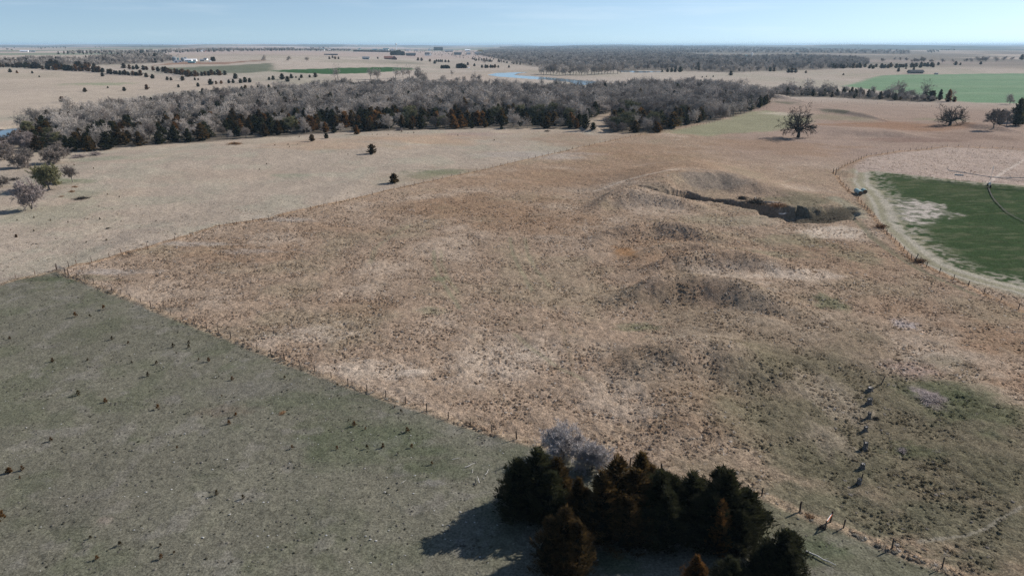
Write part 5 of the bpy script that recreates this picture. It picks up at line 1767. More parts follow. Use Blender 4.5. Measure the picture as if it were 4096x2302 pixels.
def tube_gate(label, a, b, h, mat, bars=6):
    root = thing('field_gate', label, 'gate', a)
    d = b - a
    L = d.length
    ex = d / L
    up = Vector((0, 0, 1))
    for k in range(bars):
        z = 0.25 + (h - 0.25) * k / (bars - 1)
        mb = MB().tube(up * z, ex * L + up * z, 0.028, None, 6)
        link('rail', mb.mesh('rail', mat), root)
    for t in (0.0, 0.5, 1.0):
        mb = MB().tube(ex * L * t + up * 0.22, ex * L * t + up * (h + 0.03), 0.03, None, 6)
        link('upright', mb.mesh('upright', mat), root)
    return root


_a, _b = P3s([(228, 1078), (260, 1093.5)])
tube_gate('closed grey tube gate at the pasture corner on the left', _a, _b, 1.45, M['gate_tube'])
_c = P3(275, 1100)
_br = thing('brace_posts', 'H-shaped brace of dark wooden posts beside the corner gate', 'post', _b)
for p in (_b + (_b - _a).normalized() * 0.25, _c):
    link('post', MB().tube((0, 0, -0.4), (0, 0, 1.75), 0.13, 0.11, 8).mesh('post', M['post']), _br, p - _b)
link('crossbar', MB().tube(Vector((0, 0, 1.25)), _c - _b + Vector((0, 0, 1.25)), 0.075, None, 7).mesh('crossbar', M['post']), _br)
tag(link('gate_post', MB().tube((0, 0, -0.4), (0.02, 0, 1.75), 0.12, 0.10, 8).box((0, 0, 1.76), (0.2, 0.2, 0.03)).mesh('gate_post', M['post']), None, _a),
    'single dark wooden post at the left end of the corner gate', 'post')
_a, _b = P3s([(3346, 694), (3391, 697)])
tube_gate('open green tube gate beside the hay bales on the field track', _a, _b, 1.45, M['gate_green'])
tag(link('gate_post', MB().tube((0, 0, -0.4), (0.12, 0, 3.0), 0.14, 0.12, 8).box((0.12, 0, 2.98), (0.24, 0.24, 0.05)).mesh('gate_post', M['post']), None, P3(3342, 697)),
    'tall dark gate post at the corner of the field fence', 'post')
tag(link('gate_post', MB().tube((0, 0, -0.4), (0.05, 0, 1.9), 0.14, 0.12, 8).box((0.05, 0, 1.9), (0.24, 0.24, 0.05)).mesh('gate_post', M['post']), None, P3(3332, 690)),
    'shorter dark post just left of the tall gate post', 'post')
tag(link('strainer_post', MB().tube((0, 0, -0.4), (0.75, 0, 2.2), 0.16, 0.13, 8).tube((0.75, 0, 2.2), (0.35, -0.1, 2.35), 0.1, 0.08, 6).mesh('strainer_post', M['wood_grey']), None, P3(3656, 1046)),
    'bent grey post leaning out of the curved field fence', 'post')

# ------------------------------------------------------------------ hay bales
def bale(label, p, ax, R=0.92, L=1.55):
    root = thing('hay_bale', label, 'hay bale', p)
    ax = ax.normalized()
    side = Vector((0, 0, 1)).cross(ax).normalized()
    n = 26

    def ring(t, r):
        out = []
        for i in range(n):
            a = 6.28318 * i / n
            rr = r * (1 - 0.05 * max(0.0, -math.sin(a)))
            out.append(ax * t + side * (rr * math.cos(a)) + Vector((0, 0, R * 0.97 + rr * math.sin(a))))
        return out
    prof = [(-L / 2, 0.90 * R), (-L / 2 + 0.05, 0.97 * R), (-L * 0.3, R), (-0.1, 0.985 * R), (0.0, 0.97 * R), (0.1, 0.985 * R), (L * 0.3, R), (L / 2 - 0.05, 0.97 * R), (L / 2, 0.90 * R)]
    V = [v for t, r in prof for v in ring(t, r)]
    F = [(j * n + i, j * n + (i + 1) % n, (j + 1) * n + (i + 1) % n, (j + 1) * n + i) for j in range(len(prof) - 1) for i in range(n)]
    link('net_wrap', MB().add(V, F).mesh('net_wrap', M['bale_net']), root)
    for s in (-1, 1):
        V, F = [], []
        rr = [0.90, 0.62, 0.36, 0.12]
        dz = [0.0, 0.035, 0.01, 0.045]
        for k in range(4):
            V += ring(s * (L / 2 + dz[k]), rr[k] * R)
        F = [(j * n + i, j * n + (i + 1) % n, (j + 1) * n + (i + 1) % n, (j + 1) * n + i) for j in range(3) for i in range(n)]
        F.append(tuple(3 * n + i for i in range(n)))
        link('end_face', MB().add(V, F).mesh('end_face', M['bale_hay']), root)
    return root


_p0 = P3(3441, 781)
_p1 = P3(3419, 767)
_ax = Vector((_p1.x - _p0.x, _p1.y - _p0.y, 0)).normalized()
for i, lab in enumerate(('front bale of the wrapped row, its dark round face towards the camera', 'second bale of the wrapped row behind the front bale',
                         'third bale of the wrapped row of round hay bales', 'rearmost bale of the wrapped row of round hay bales')):
    q = _p0 + _ax * (0.8 + 1.64 * i)
    q.z = float(h_full(np.array([q.x]), np.array([q.y]))[0])
    bale(lab, q, _ax)
_q = P3(3459, 775)
for i, lab in enumerate(('lone round bale right of the wrapped row, dark face forward', 'bale hidden behind the lone bale right of the row')):
    q = _q + _ax * (0.8 + 1.64 * i)
    q.z = float(h_full(np.array([q.x]), np.array([q.y]))[0])
    bale(lab, q, _ax)

# ------------------------------------------------------------------ pivot sprinkler on the crop field
def pivot():
    base = P3(3955, 747)
    H = 4.1
    left_dir = P3(3788, 716) - base                   # overhang towards the left
    right_dir = P3(4110, 754) - base
    left_dir.z = right_dir.z = 0
    root = thing('pivot_sprinkler', 'long pivot irrigation pipe on a wheeled tower over the green crop', 'sprinkler', base)
    top = Vector((0, 0, H))
    Lend = left_dir * 1.02 + Vector((0, 0, H))
    Rend = right_dir * 2.4 + Vector((0, 0, H + 0.3))
    mb = MB()
    mb.path([Lend, (Lend + top) / 2 + Vector((0, 0, -0.05)), top], 0.13, 8)
    mb.path([top, (top + Rend) / 2 + Vector((0, 0, 0.5)), Rend], 0.13, 8)
    link('pipe', mb.mesh('pipe', M['galv']), root)
    gun = MB().tube(Lend, Lend + Vector((-0.5, 0, 0.9)), 0.09, 0.05, 6).tube(Lend + Vector((-0.5, 0, 0.9)), Lend + Vector((-1.1, 0.2, 1.2)), 0.06, 0.03, 6)
    link('end_gun', gun.mesh('end_gun', M['galv']), root)
    ex = right_dir.normalized()
    ey = Vector((-ex.y, ex.x, 0))
    wb = 2.1
    for s in (-1, 1):
        foot = ey * (wb * s)
        link('tower_leg', MB().tube(foot + Vector((0, 0, 0.75)), top + ey * 0.1 * s, 0.075, 0.065, 6).mesh('tower_leg', M['galv']), root)
        wheel = MB()
        c = foot + Vector((0, 0, 0.62))
        n = 18
        V, F = [], []
        for off, r in ((-0.16, 0.54), (-0.16, 0.62), (0.16, 0.62), (0.16, 0.54)):
            for i in range(n):
                a = 6.2832 * i / n
                V.append(c + ex.cross(Vector((0, 0, 1))) * (r * math.cos(a)) * 1.0 + Vector((0, 0, r * math.sin(a))) + ex * off)
        for j in range(3):
            F += [(j * n + i, j * n + (i + 1) % n, (j + 1) * n + (i + 1) % n, (j + 1) * n + i) for i in range(n)]
        F += [tuple(range(n)), tuple(3 * n + i for i in range(n))]
        w = link('wheel', wheel.add(V, F).mesh('wheel', M['rut']), root)
        link('hub', MB().tube(c - ex * 0.22, c + ex * 0.22, 0.16, None, 8).mesh('hub', M['galv']), w)
    link('base_beam', MB().tube(-ey * wb + Vector((0, 0, 0.72)), ey * wb + Vector((0, 0, 0.72)), 0.10, None, 6).mesh('base_beam', M['galv']), root)
    link('control_box', MB().box((0, 0, 1.55), (0.55, 0.35, 0.8)).box((0, -0.19, 1.6), (0.4, 0.03, 0.5)).mesh('control_box', M['paint_white']), root)
    # truss rods under the span
    for s in (-1, 1):
        a = top + ey * 0.1 * s
        pts = []
        for t in np.linspace(0, 1, 7):
            pts.append(top + (Rend - top) * t + ey * (0.9 * s * math.sin(math.pi * t)) + Vector((0, 0, -1.35 * math.sin(math.pi * t) + 0.5 * math.sin(math.pi * t))))
        link('truss_rod', MB().path(pts, 0.035, 5).mesh('truss_rod', M['galv']), root)
        for t in (0.25, 0.5, 0.75):
            q = pts[int(t * 6)]
            link('truss_strut', MB().tube(q, top + (Rend - top) * t + Vector((0, 0, 0.5 * math.sin(math.pi * t))), 0.03, None, 4).mesh('truss_strut', M['galv']), root)
    hang = MB()
    mid = top + (Lend - top) * 0.72
    for dx in (-1.2, 1.2):
        hang.tube(mid + ex * dx, mid + ex * dx + Vector((0, 0, -1.1)), 0.03, None, 4)
    hang.box(tuple(mid + Vector((0, 0, -1.3))), (3.2, 0.7, 0.5), math.atan2(ex.y, ex.x))
    link('booster_box', hang.mesh('booster_box', M['galv']), root)
    mast = MB().tube(top, top + Vector((0, 0, 3.6)), 0.04, 0.03, 5).tube(top + Vector((0, 0, 3.0)), top + Vector((0, 0, 4.6)), 0.11, 0.09, 6)
    link('mast', mast.mesh('mast', M['paint_white']), root)


pivot()
# wheel rut left by the tower, curving through the crop
def strip(name, pts, w, mat, lift, label=None):
    W = np.array([(v.x, v.y) for v in P3s(pts)])
    t = np.linspace(0, len(W) - 1, (len(W) - 1) * 8 + 1)
    i = np.clip(t.astype(int), 0, len(W) - 2)
    f = (t - i)[:, None]
    # Catmull-Rom so the line bends smoothly
    p0, p1, p2, p3 = W[np.maximum(i - 1, 0)], W[i], W[i + 1], W[np.minimum(i + 2, len(W) - 1)]
    Q = 0.5 * (2 * p1 + (p2 - p0) * f + (2 * p0 - 5 * p1 + 4 * p2 - p3) * f ** 2 + (3 * p1 - p0 - 3 * p2 + p3) * f ** 3)
    T = np.gradient(Q, axis=0)
    T /= np.linalg.norm(T, axis=1, keepdims=True)
    Nn = np.stack([-T[:, 1], T[:, 0]], 1)
    wob = w * (1 + 0.25 * np.sin(np.arange(len(Q)) * 1.7))
    L, R = Q + Nn * wob[:, None], Q - Nn * wob[:, None]
    V = []
    for s in (L, R):
        z = h_full(s[:, 0], s[:, 1]) + lift
        V.append(np.concatenate([s, z[:, None]], 1))
    n = len(Q)
    F = np.array([(k, k + 1, n + k + 1, n + k) for k in range(n - 1)])[:, ::-1]
    o = link(name, mesh_np(name, np.concatenate(V), F, (mat,)))
    o['kind'] = 'structure'
    return o


strip('wheel_rut', [(3953, 748), (3958, 765), (3970, 790), (3990, 815), (4020, 845), (4060, 870), (4096, 888), (4150, 912), (4230, 945)], 0.19, M['rut'], 0.36)
strip('wheel_rut', [(3690, 728), (3780, 735), (3860, 741), (3950, 748)], 0.11, M['rut'], 0.34)
strip('wheel_rut', [(3960, 751), (4030, 757), (4100, 764), (4200, 775)], 0.11, M['rut'], 0.34)

# ------------------------------------------------------------------ weathered stumps in a line on the right
def stump(label, p, h, r, seed, hollow=False):
    rs = np.random.default_rng(seed)
    ph = rs.uniform(0, 6.28, 4)
    root = thing('tree_stump', label, 'stump', p)

    def jit(t, z):
        flare = 1 + 0.10 * math.sin(3 * t + ph[0]) + 0.09 * math.sin(5 * t + ph[1]) + 0.05 * math.sin(9 * t + ph[2] + 3 * z)
        return flare
    n = 16
    prof = [(r * 1.5, -0.15), (r * 1.32, 0.08), (r * 1.08, h * 0.3), (r * 0.98, h * 0.6), (r * 1.0, h * 0.9)]
    mb = MB()
    mb.lathe(prof, n, (0, 0, 0), jit)
    nb = len(prof)
    for i in range(n):                                    # ragged broken rim
        a = 6.2832 * i / n
        z = h * rs.uniform(0.85, 1.22)
        x, y = math.cos(a) * r * 0.93, math.sin(a) * r * 0.93
        mb.tube((x, y, h * 0.7), (x * 0.97, y * 0.97, z), r * 0.20, r * 0.10, 5)
    link('bole', mb.mesh('bole', M['wood_grey']), root)
    link('cut_face', MB().lathe([(r * 0.9, h * 0.86), (r * 0.86, h * 0.93), (r * 0.4, h * 0.90), (r * 0.1, h * 0.84)], n, (0, 0, 0), jit).mesh('cut_face', M['stump_top']), root)
    for k in range(4):
        a = k * 1.57 + ph[3]
        link('root', MB().tube((math.cos(a) * r * 0.8, math.sin(a) * r * 0.8, 0.28), (math.cos(a) * r * 2.1, math.sin(a) * r * 2.1, -0.1), r * 0.28, r * 0.12, 6).mesh('root', M['wood_grey']), root)


for i, (x, y, w, h, lab) in enumerate((
        (300, 250, 66, 1.1, 'flat-topped grey stump farthest along the stump line'), (290, 408, 66, 1.5, 'thick grey stump second farthest in the stump line'),
        (287, 575, 46, 1.4, 'narrow pale-topped stump third from the far end, brush at its foot'), (245, 733, 50, 1.2, 'dark jagged stump in the middle of the stump line'),
        (240, 945, 55, 1.6, 'tall jagged stump with two horns, third nearest in the line'), (208, 1183, 58, 1.2, 'squat grey stump second nearest in the stump line'),
        (168, 1370, 56, 1.2, 'dark stump nearest the camera with a post beside it'))):
    p = P3(*ZS(x, y))
    stump(lab, p, h * 0.74, w / 3.017 / 2 * mpp(p) * 0.85, 400 + i)
for (bx, by), (tx, ty), lab in (((430, 172), (462, 72), 'leaning dark post behind the farthest stump'), ((186, 1365), (192, 1238), 'grey post standing against the nearest stump')):
    p = P3(*ZS(bx, by))
    m_ = mpp(p)
    hgt = (by - ty) / 3.017 * m_ / math.cos(0.5)
    dx = (tx - bx) / 3.017 * m_
    tag(link('old_post', MB().tube((0, 0, -0.3), (dx, 0, hgt), 0.10, 0.08, 7).box((dx, 0, hgt), (0.16, 0.16, 0.04)).mesh('old_post', M['post']), None, p), lab, 'post')

# broken brace with an orange and white rail, beside the near fence on the right
_a = P3(3200 + 868 / 7.24, 2000 + 640 / 7.24)
_b = P3(3200 + 712 / 7.24, 2000 + 850 / 7.24)
_br = thing('broken_brace', 'broken fence brace with an orange and white rail beside the near fence', 'post', _a)
link('post', MB().tube((0, 0, -0.4), (0.08, 0, 1.75), 0.11, 0.09, 8).mesh('post', M['post']), _br)
link('post', MB().tube((0, 0, -0.4), (0.05, 0.0, 1.35), 0.11, 0.09, 8).mesh('post', M['post']), _br, _b - _a)
_r0, _r1 = Vector((0.05, 0, 1.30)), _b - _a + Vector((0.05, 0, 1.15))
link('rail', MB().tube(_r0, _r1, 0.085, None, 7).mesh('rail', M['paint_orange']), _br)
link('rail_stripe', MB().tube(_r0 + Vector((-0.05, -0.02, 0.07)), _r1 + Vector((-0.05, -0.02, 0.07)), 0.045, None, 6).mesh('rail_stripe', M['paint_white']), _br)


# ------------------------------------------------------------------ brush, dead wood, litter
def brush_mesh(seed, mat='twig_brown', n=260, flat=0.5):
    rs = np.random.default_rng(seed)
    A = rs.normal(0, 0.28, (n, 3)) * (1, 0.7, 0)
    A[:, 2] = np.abs(rs.normal(0, 0.10, n))
    D = rs.normal(0, 1, (n, 3))
    D[:, 2] = np.abs(D[:, 2]) * flat
    D /= np.linalg.norm(D, axis=1, keepdims=True)
    L = rs.uniform(0.15, 0.5, n)
    V1, F1 = blades(A, D, L, np.full(n, 0.035), rs)
    V2, F2 = blades(A, D, L * 0.9, np.full(n, 0.03), rs)
    return mesh_np('brush', np.concatenate([V1, V2]), np.concatenate([F1, F2 + len(V1)]), (M[mat],), False, {'tint': ('FACE', 'FLOAT', rs.uniform(0, 1, 2 * n))})


def log_mesh(seed, mat='dead_wood', L=1.0, r=0.03):
    rs = np.random.default_rng(seed)
    pts = [Vector((t * L, rs.normal(0, 0.03), 0.03 + rs.uniform(0, 0.03))) for t in np.linspace(-0.5, 0.5, 6)]
    mb = MB().path(pts, [r, r * 1.1, r * 0.95, r * 0.8, r * 0.6, r * 0.4], 6)
    mb.tube(pts[3], pts[3] + Vector((0.12, 0.16, 0.05)), r * 0.4, r * 0.15, 5)
    mb.tube(pts[2], pts[2] + Vector((0.10, -0.12, 0.06)), r * 0.35, r * 0.12, 5)
    return mb.mesh('log', M[mat])


M['weed_rust'] = leaf_mat('weed_rust', (0.20, 0.11, 0.055), (0.36, 0.21, 0.11), 0.1)
BRUSH = [brush_mesh(500, 'weed_rust'), brush_mesh(501, 'twig_dark'), brush_mesh(502, 'twig_pink'), brush_mesh(503, 'twig_olive', flat=0.9)]
for pt, w, k, hs, lab in (
        (ZL(945, 852), 44, 1, 0.7, 'dark brush pile lying in the middle of the left pasture'), (ZL(832, 772), 22, 0, 0.9, 'small dry brush heap left of the dark brush pile'),
        (ZL(865, 715), 22, 0, 0.6, 'faint dry brush below the slim bare tree'), (ZL(715, 828), 15, 0, 0.8, 'tiny brush tuft left of the dark brush pile'),
        (ZL(1250, 1193), 18, 1, 0.6, 'low dark brush clump in the open upper pasture'), (ZL(920, 372), 48, 2, 0.8, 'long low brush thicket below the wood, left half'),
        (ZL(1110, 345), 50, 2, 0.8, 'long low brush thicket below the wood, right half'), (ZL(165, 632), 36, 1, 0.8, 'dark bush between the trees at the left edge'),
        (Z1(2360, 1120), 50, 0, 0.5, 'flat grey brush patch before the left wood'), (Z2(1440, 985), 22, 2, 1.6, 'pale bare sapling clump at the wood edge'),
        (Z3(350, 992), 24, 1, 0.6, 'dark brush in the dry wash left of the clearing'), (ZH(1500, 235), 60, 1, 1.1, 'tangle of dead branches caught in the gully'),
        (ZH(1670, 325), 56, 0, 0.9, 'reddish brush heap at the mouth of the gully'), (ZH(1380, 225), 36, 1, 0.9, 'dark brush on the gully bank'),
        (ZS(370, 585), 28, 1, 1.0, 'dry brush at the foot of the narrow stump'), ((3725, 1600), 90, 2, 0.35, 'mauve-grey patch of dead stalks on the rough ground at right'),
        ((3610, 1800), 40, 2, 0.5, 'pale dead weed clump on the rough ground at right'), ((3240, 2065), 34, 0, 0.8, 'straw-brown weed clump by the broken brace'),
        ((3290, 2110), 34, 1, 1.0, 'dark weeds tangled round the broken brace'), ((1130, 1650), 26, 0, 0.6, 'brown weed tuft in the grazed pasture'),
        ((3260, 1085), 20, 0, 0.4, 'dry weed patch on the rough prairie'), (ZR(720, 690), 44, 0, 1.2, 'rusty tall weeds at the crop fence, upper clump'),
        (ZR(1070, 995), 44, 0, 1.2, 'rusty tall weeds at the crop fence, lower clump')):
    p = P3(*pt)
    s = w * mpp(p)
    o = tag(link('brush_heap', BRUSH[k], None, p, random.uniform(0, 3), (s, s, s * hs)), lab, 'brush')
LOGS = [log_mesh(520), log_mesh(521), log_mesh(522)]
for pt, L, rz, r_, lab in ((ZH(1722, 340), 4.6, 0.5, 2.0, 'pale fallen log lying at the mouth of the gully'), (ZH(1395, 243), 1.6, 1.4, 2.2, 'white bleached wood chunk on the near gully bank'),
                           (ZH(1490, 190), 4.0, 1.2, 0.8, 'bleached branch sticking out of the gully tangle'), (ZH(1600, 250), 7.0, -0.5, 0.8, 'long dead branch lying down the gully slope'),
                           (ZH(1640, 265), 6.0, -0.4, 0.7, 'second long dead branch lying down the gully slope'),
                           (ZQ(1820, 1265), 1.7, 0.6, 0.9, 'pale broken branch in the grass left of the cedars'), (ZQ(1890, 1385), 1.5, 1.8, 0.9, 'bleached forked branch just left of the cedars'),
                           (ZQ(1840, 1310), 1.0, 1.5, 0.8, 'short pale stick in the grass left of the cedars'), (ZQ(1960, 1320), 1.3, 1.2, 0.8, 'thin pale stick beside the leftmost near cedar'),
                           (ZQ(1705, 1210), 1.2, 0.4, 0.8, 'thin pale stick farthest from the near cedars'), (ZC(2370, 1090), 3.4, -0.75, 0.8, 'dead branch lying right of the rounded cedar'),
                           (ZQ(1270, 1400), 0.9, 0.9, 0.8, 'small pale stick in the grazed pasture'), (ZC(700, 375), 3.0, 0.8, 0.9, 'bare pole leaning among the grey shrubs')):
    p = P3(*pt)
    tag(link('dead_branch', LOGS[random.randrange(3)], None, p + Vector((0, 0, 0.12)), rz, (L, L * r_, L * r_)), lab, 'branch')

# ------------------------------------------------------------------ buildings
def bmat(name, c, **k):
    if name not in M:
        M[name] = simple_mat(name, c, 0.12, 0.6, **k)
    return M[name]


W_WHITE = bmat('siding_white', (0.84, 0.84, 0.82)); W_GREY = bmat('siding_grey', (0.22, 0.24, 0.25)); W_BROWN = bmat('siding_brown', (0.16, 0.07, 0.05))
W_BLUE = bmat('siding_blue', (0.20, 0.27, 0.30)); W_RED = bmat('siding_red', (0.30, 0.07, 0.06)); W_CREAM = bmat('siding_cream', (0.50, 0.45, 0.38))
R_DARK = bmat('roof_dark', (0.06, 0.065, 0.07)); R_GREY = bmat('roof_grey', (0.22, 0.23, 0.24)); R_WHITE = bmat('roof_white', (0.80, 0.81, 0.82)); R_RUST = bmat('roof_rust', (0.25, 0.12, 0.09))
R_TEAL = bmat('roof_teal', (0.10, 0.19, 0.21)); GLASS = bmat('window_glass', (0.03, 0.04, 0.05), rough=0.2, spec=0.5); DOOR = bmat('door_paint', (0.12, 0.10, 0.09))


def house(label, pt, w_px, ratio=0.6, wall_h=0.32, roof_h=0.28, wm=W_WHITE, rm=R_GREY, rz=0.0, gable_front=False, wing=None, name='house', cat='house', nwin=3, h_m=None):
    """gabled building: width from the photograph, depth, wall and roof heights as fractions of the width"""
    p = P3(*pt)
    w = w_px * mpp(p)
    d, hw, hr = w * ratio, w * wall_h, w * roof_h
    root = thing(name, label, cat, p - Vector((0, 0, 0.2)), rz)
    wall = MB().box((0, 0, hw / 2), (w, d, hw))
    if gable_front:
        wall.add([(-w / 2, -d / 2, hw), (w / 2, -d / 2, hw), (0, -d / 2, hw + hr), (-w / 2, d / 2, hw), (w / 2, d / 2, hw), (0, d / 2, hw + hr)], [(0, 1, 2), (4, 3, 5)])
        e = 0.05 * w
        V = [(-w / 2 - e, -d / 2 - e, hw - 0.04 * w), (0, -d / 2 - e, hw + hr), (0, d / 2 + e, hw + hr), (-w / 2 - e, d / 2 + e, hw - 0.04 * w), (w / 2 + e, -d / 2 - e, hw - 0.04 * w), (w / 2 + e, d / 2 + e, hw - 0.04 * w)]
        F = [(0, 1, 2, 3), (1, 4, 5, 2)]
    else:
        wall.add([(-w / 2, -d / 2, hw), (-w / 2, d / 2, hw), (-w / 2, 0, hw + hr), (w / 2, -d / 2, hw), (w / 2, d / 2, hw), (w / 2, 0, hw + hr)], [(1, 0, 2), (3, 4, 5)])
        e = 0.05 * w
        V = [(-w / 2 - e, -d / 2 - e, hw - 0.04 * w), (w / 2 + e, -d / 2 - e, hw - 0.04 * w), (w / 2 + e, 0, hw + hr), (-w / 2 - e, 0, hw + hr), (w / 2 + e, d / 2 + e, hw - 0.04 * w), (-w / 2 - e, d / 2 + e, hw - 0.04 * w)]
        F = [(0, 1, 2, 3), (3, 2, 4, 5)]
    link('wall', wall.mesh('wall', wm), root)
    th = 0.03 * w
    V2 = [(a, b, c + th) for a, b, c in V]
    n = len(V)
    link('roof', MB().add(V + V2, [tuple(reversed(f)) for f in F] + [tuple(i + n for i in f) for f in F] + [(0, 1, 1 + n, n), (1, 2, 2 + n, 1 + n)]).mesh('roof', rm), root)
    link('door', MB().box((w * 0.28, -d / 2 - 0.04, hw * 0.4), (w * 0.10, 0.08, hw * 0.8)).mesh('door', DOOR), root)
    for i in range(nwin):
        x = -w * 0.38 + i * w * 0.5 / max(1, nwin - 1) if nwin > 1 else -w * 0.2
        link('window', MB().box((x, -d / 2 - 0.03, hw * 0.58), (w * 0.09, 0.06, hw * 0.34)).mesh('window', GLASS), root)
    return root


def bin_tower(label, pt, w_px, h_ratio=0.75, mat=None, dome=False, name='grain_bin'):
    p = P3(*pt)
    r = w_px * mpp(p) / 2
    h = 2 * r * h_ratio
    root = thing(name, label, 'grain bin', p - Vector((0, 0, 0.2)))
    body = MB()
    for k in range(6):
        body.lathe([(r, h * k / 6), (r * 1.012, h * (k + 0.5) / 6), (r, h * (k + 1) / 6)], 22)
    link('body', body.mesh('body', mat or M['galv']), root)
    link('roof', MB().lathe([(r * 1.04, h), (r * 0.55, h + r * 0.34), (r * 0.14, h + r * 0.56), (r * 0.12, h + r * 0.66)], 22).mesh('roof', mat or M['galv']), root)
    link('hatch', MB().box((0, -r * 1.01, h * 0.25), (r * 0.3, 0.1, h * 0.3)).mesh('hatch', R_GREY), root)


def quonset(label, pt, w_px, L_r=1.4, rz=0.0, mat=None):
    p = P3(*pt)
    r = w_px * mpp(p) / 2
    root = thing('arched_shed', label, 'shed', p - Vector((0, 0, 0.2)), rz)
    n = 14
    V, F = [], []
    for y in (0, r * L_r):
        for i in range(n + 1):
            a = math.pi * i / n
            V.append((r * math.cos(a), y, r * math.sin(a) * 1.05))
    F = [(i, i + 1, n + 2 + i, n + 1 + i) for i in range(n)]
    link('shell', MB().add(V, F).mesh('shell', mat or M['galv']), root)
    link('end_wall', MB().add([(v[0] * 0.98, 0.15, v[2] * 0.98) for v in V[:n + 1]], [tuple(range(n, -1, -1))]).mesh('end_wall', W_WHITE), root)
    link('door', MB().box((0, 0.08, r * 0.32), (r * 0.8, 0.1, r * 0.64)).mesh('door', R_GREY), root)


bin_tower('largest silver grain bin at the left of the far farmstead', ZF(637, 340), 19, 0.62)
bin_tower('small dark grain bin behind the arched sheds', ZF(722, 322), 8, 0.9, R_TEAL)
bin_tower('silver grain bin right of the arched sheds', ZF(852, 352), 16, 0.7)
bin_tower('pale grain bin behind the right silver bin', ZF(922, 322), 12, 0.75)
quonset('white-ended arched shed in front of the largest bin', ZF(672, 388), 21, 1.2, 0.5)
quonset('arched steel shed between the grain bins', ZF(785, 372), 15, 1.4, 0.5)
house('white metal shed left of two at the farmstead', ZF(1005, 360), 25, 0.5, 0.30, 0.10, W_WHITE, R_WHITE, 0.1, name='farm_shed', cat='shed')
house('white metal shed right of two at the farmstead', ZF(1140, 352), 20, 0.6, 0.36, 0.10, W_WHITE, R_WHITE, 0.1, name='farm_shed', cat='shed')
house('low blue-roofed shed in front of the white farm sheds', ZF(1085, 398), 26, 0.6, 0.14, 0.14, W_GREY, R_TEAL, 0.1, name='farm_shed', cat='shed')
house('grey farmhouse among trees at the far farmstead', ZF(1350, 350), 16, 0.8, 0.25, 0.28, W_GREY, R_GREY, 0.3)
house('small pale house by the dark farm trees', ZF(1440, 322), 14, 0.8, 0.3, 0.3, W_WHITE, R_GREY, -0.2)
house('tiny white shed under the farm evergreens', ZF(1550, 355), 8, 0.7, 0.3, 0.2, W_WHITE, R_WHITE, 0.0, name='farm_shed', cat='shed')
_p = P3(*ZF(752, 330))
_m = mpp(_p)
_au = thing('grain_elevator', 'tall thin grain elevator leg above the farm bins', 'elevator', _p)
link('mast', MB().box((0, 0, 12 * _m), (0.7, 0.7, 24 * _m), 0.0, 0.7).mesh('mast', R_GREY), _au)
link('spout', MB().tube((0, 0, 24 * _m), (-12 * _m, 0, 15 * _m), 0.3, None, 6).mesh('spout', R_GREY), _au)
link('head', MB().box((0, 0, 24.5 * _m), (1.4, 1.2, 1.6), 0.0, 0.7).mesh('head', R_GREY), _au)
_p = P3(*ZF(1290, 322))
for x, y, w, wm, rm, lab in ((1255, 106, 9, W_CREAM, R_WHITE, 'cream shed at the left of the distant red farm'), (1325, 104, 8, W_WHITE, R_WHITE, 'white shed at the distant red farm'),
                             (1392, 102, 12, W_RED, R_WHITE, 'red barn with white roof at the distant farm'), (1510, 98, 9, W_RED, R_RUST, 'small red barn right of the distant farm')):
    house(lab, ZF(x, y), w, 0.7, 0.3, 0.25, wm, rm, 0.1, name='barn', cat='barn', nwin=2)
house('blue-grey barn on the bluff left of the brown lodge', ZT(272, 372), 26, 0.5, 0.24, 0.16, W_BLUE, R_GREY, 0.12, name='barn', cat='barn')
house('long rust-roofed wing of the brown lodge on the bluff', ZT(665, 370), 33, 0.45, 0.17, 0.16, W_BROWN, R_RUST, 0.05, name='lodge')
house('tall brown A-frame end of the lodge on the bluff', ZT(762, 378), 21, 0.8, 0.22, 0.45, W_BROWN, R_DARK, 0.1, gable_front=True, name='lodge')
house('white house with two steep gables at the town edge', ZT(1325, 308), 17, 0.7, 0.40, 0.28, W_WHITE, R_DARK, 0.2)
house('steep white gable joined to the two-gabled house', ZT(1382, 308), 9, 0.9, 0.55, 0.65, W_WHITE, R_DARK, 0.2, gable_front=True)
house('dark hip-roofed house left of the white gabled house', ZT(1045, 312), 36, 0.5, 0.14, 0.14, W_BROWN, R_DARK, 0.1)
house('large white building at the left of the town', ZT(620, 222), 21, 0.5, 0.30, 0.12, W_WHITE, R_TEAL, 0.05, name='warehouse', cat='building', nwin=5)
house('white gabled building next to the water tower', ZT(728, 222), 13, 0.8, 0.35, 0.30, W_WHITE, R_GREY, 0.2, gable_front=True)
house('blue-roofed sheds at the left end of the town', ZT(430, 221), 19, 0.5, 0.2, 0.12, W_BLUE, R_TEAL, 0.1, name='shed', cat='shed')
house('blue-roofed shed between the town sheds and the white building', ZT(535, 222), 15, 0.5, 0.2, 0.12, W_BLUE, R_TEAL, 0.0, name='shed', cat='shed')
house('white-ended shed far left of the town', ZT(165, 201), 9, 0.7, 0.3, 0.2, W_WHITE, R_TEAL, 0.2, name='shed', cat='shed')
house('small white house right of the water tower', ZT(985, 226), 10, 0.8, 0.35, 0.3, W_WHITE, R_GREY, 0.3)
house('second small white house right of the water tower', ZT(1025, 226), 9, 0.8, 0.4, 0.4, W_WHITE, R_DARK, 0.1, gable_front=True)
house('low white house in the middle of the town', ZT(1140, 226), 12, 0.7, 0.25, 0.2, W_WHITE, R_GREY, 0.2)
house('white house with steep roof beside the dark hedge', ZT(1365, 225), 10, 0.9, 0.4, 0.45, W_WHITE, R_DARK, 0.15, gable_front=True)
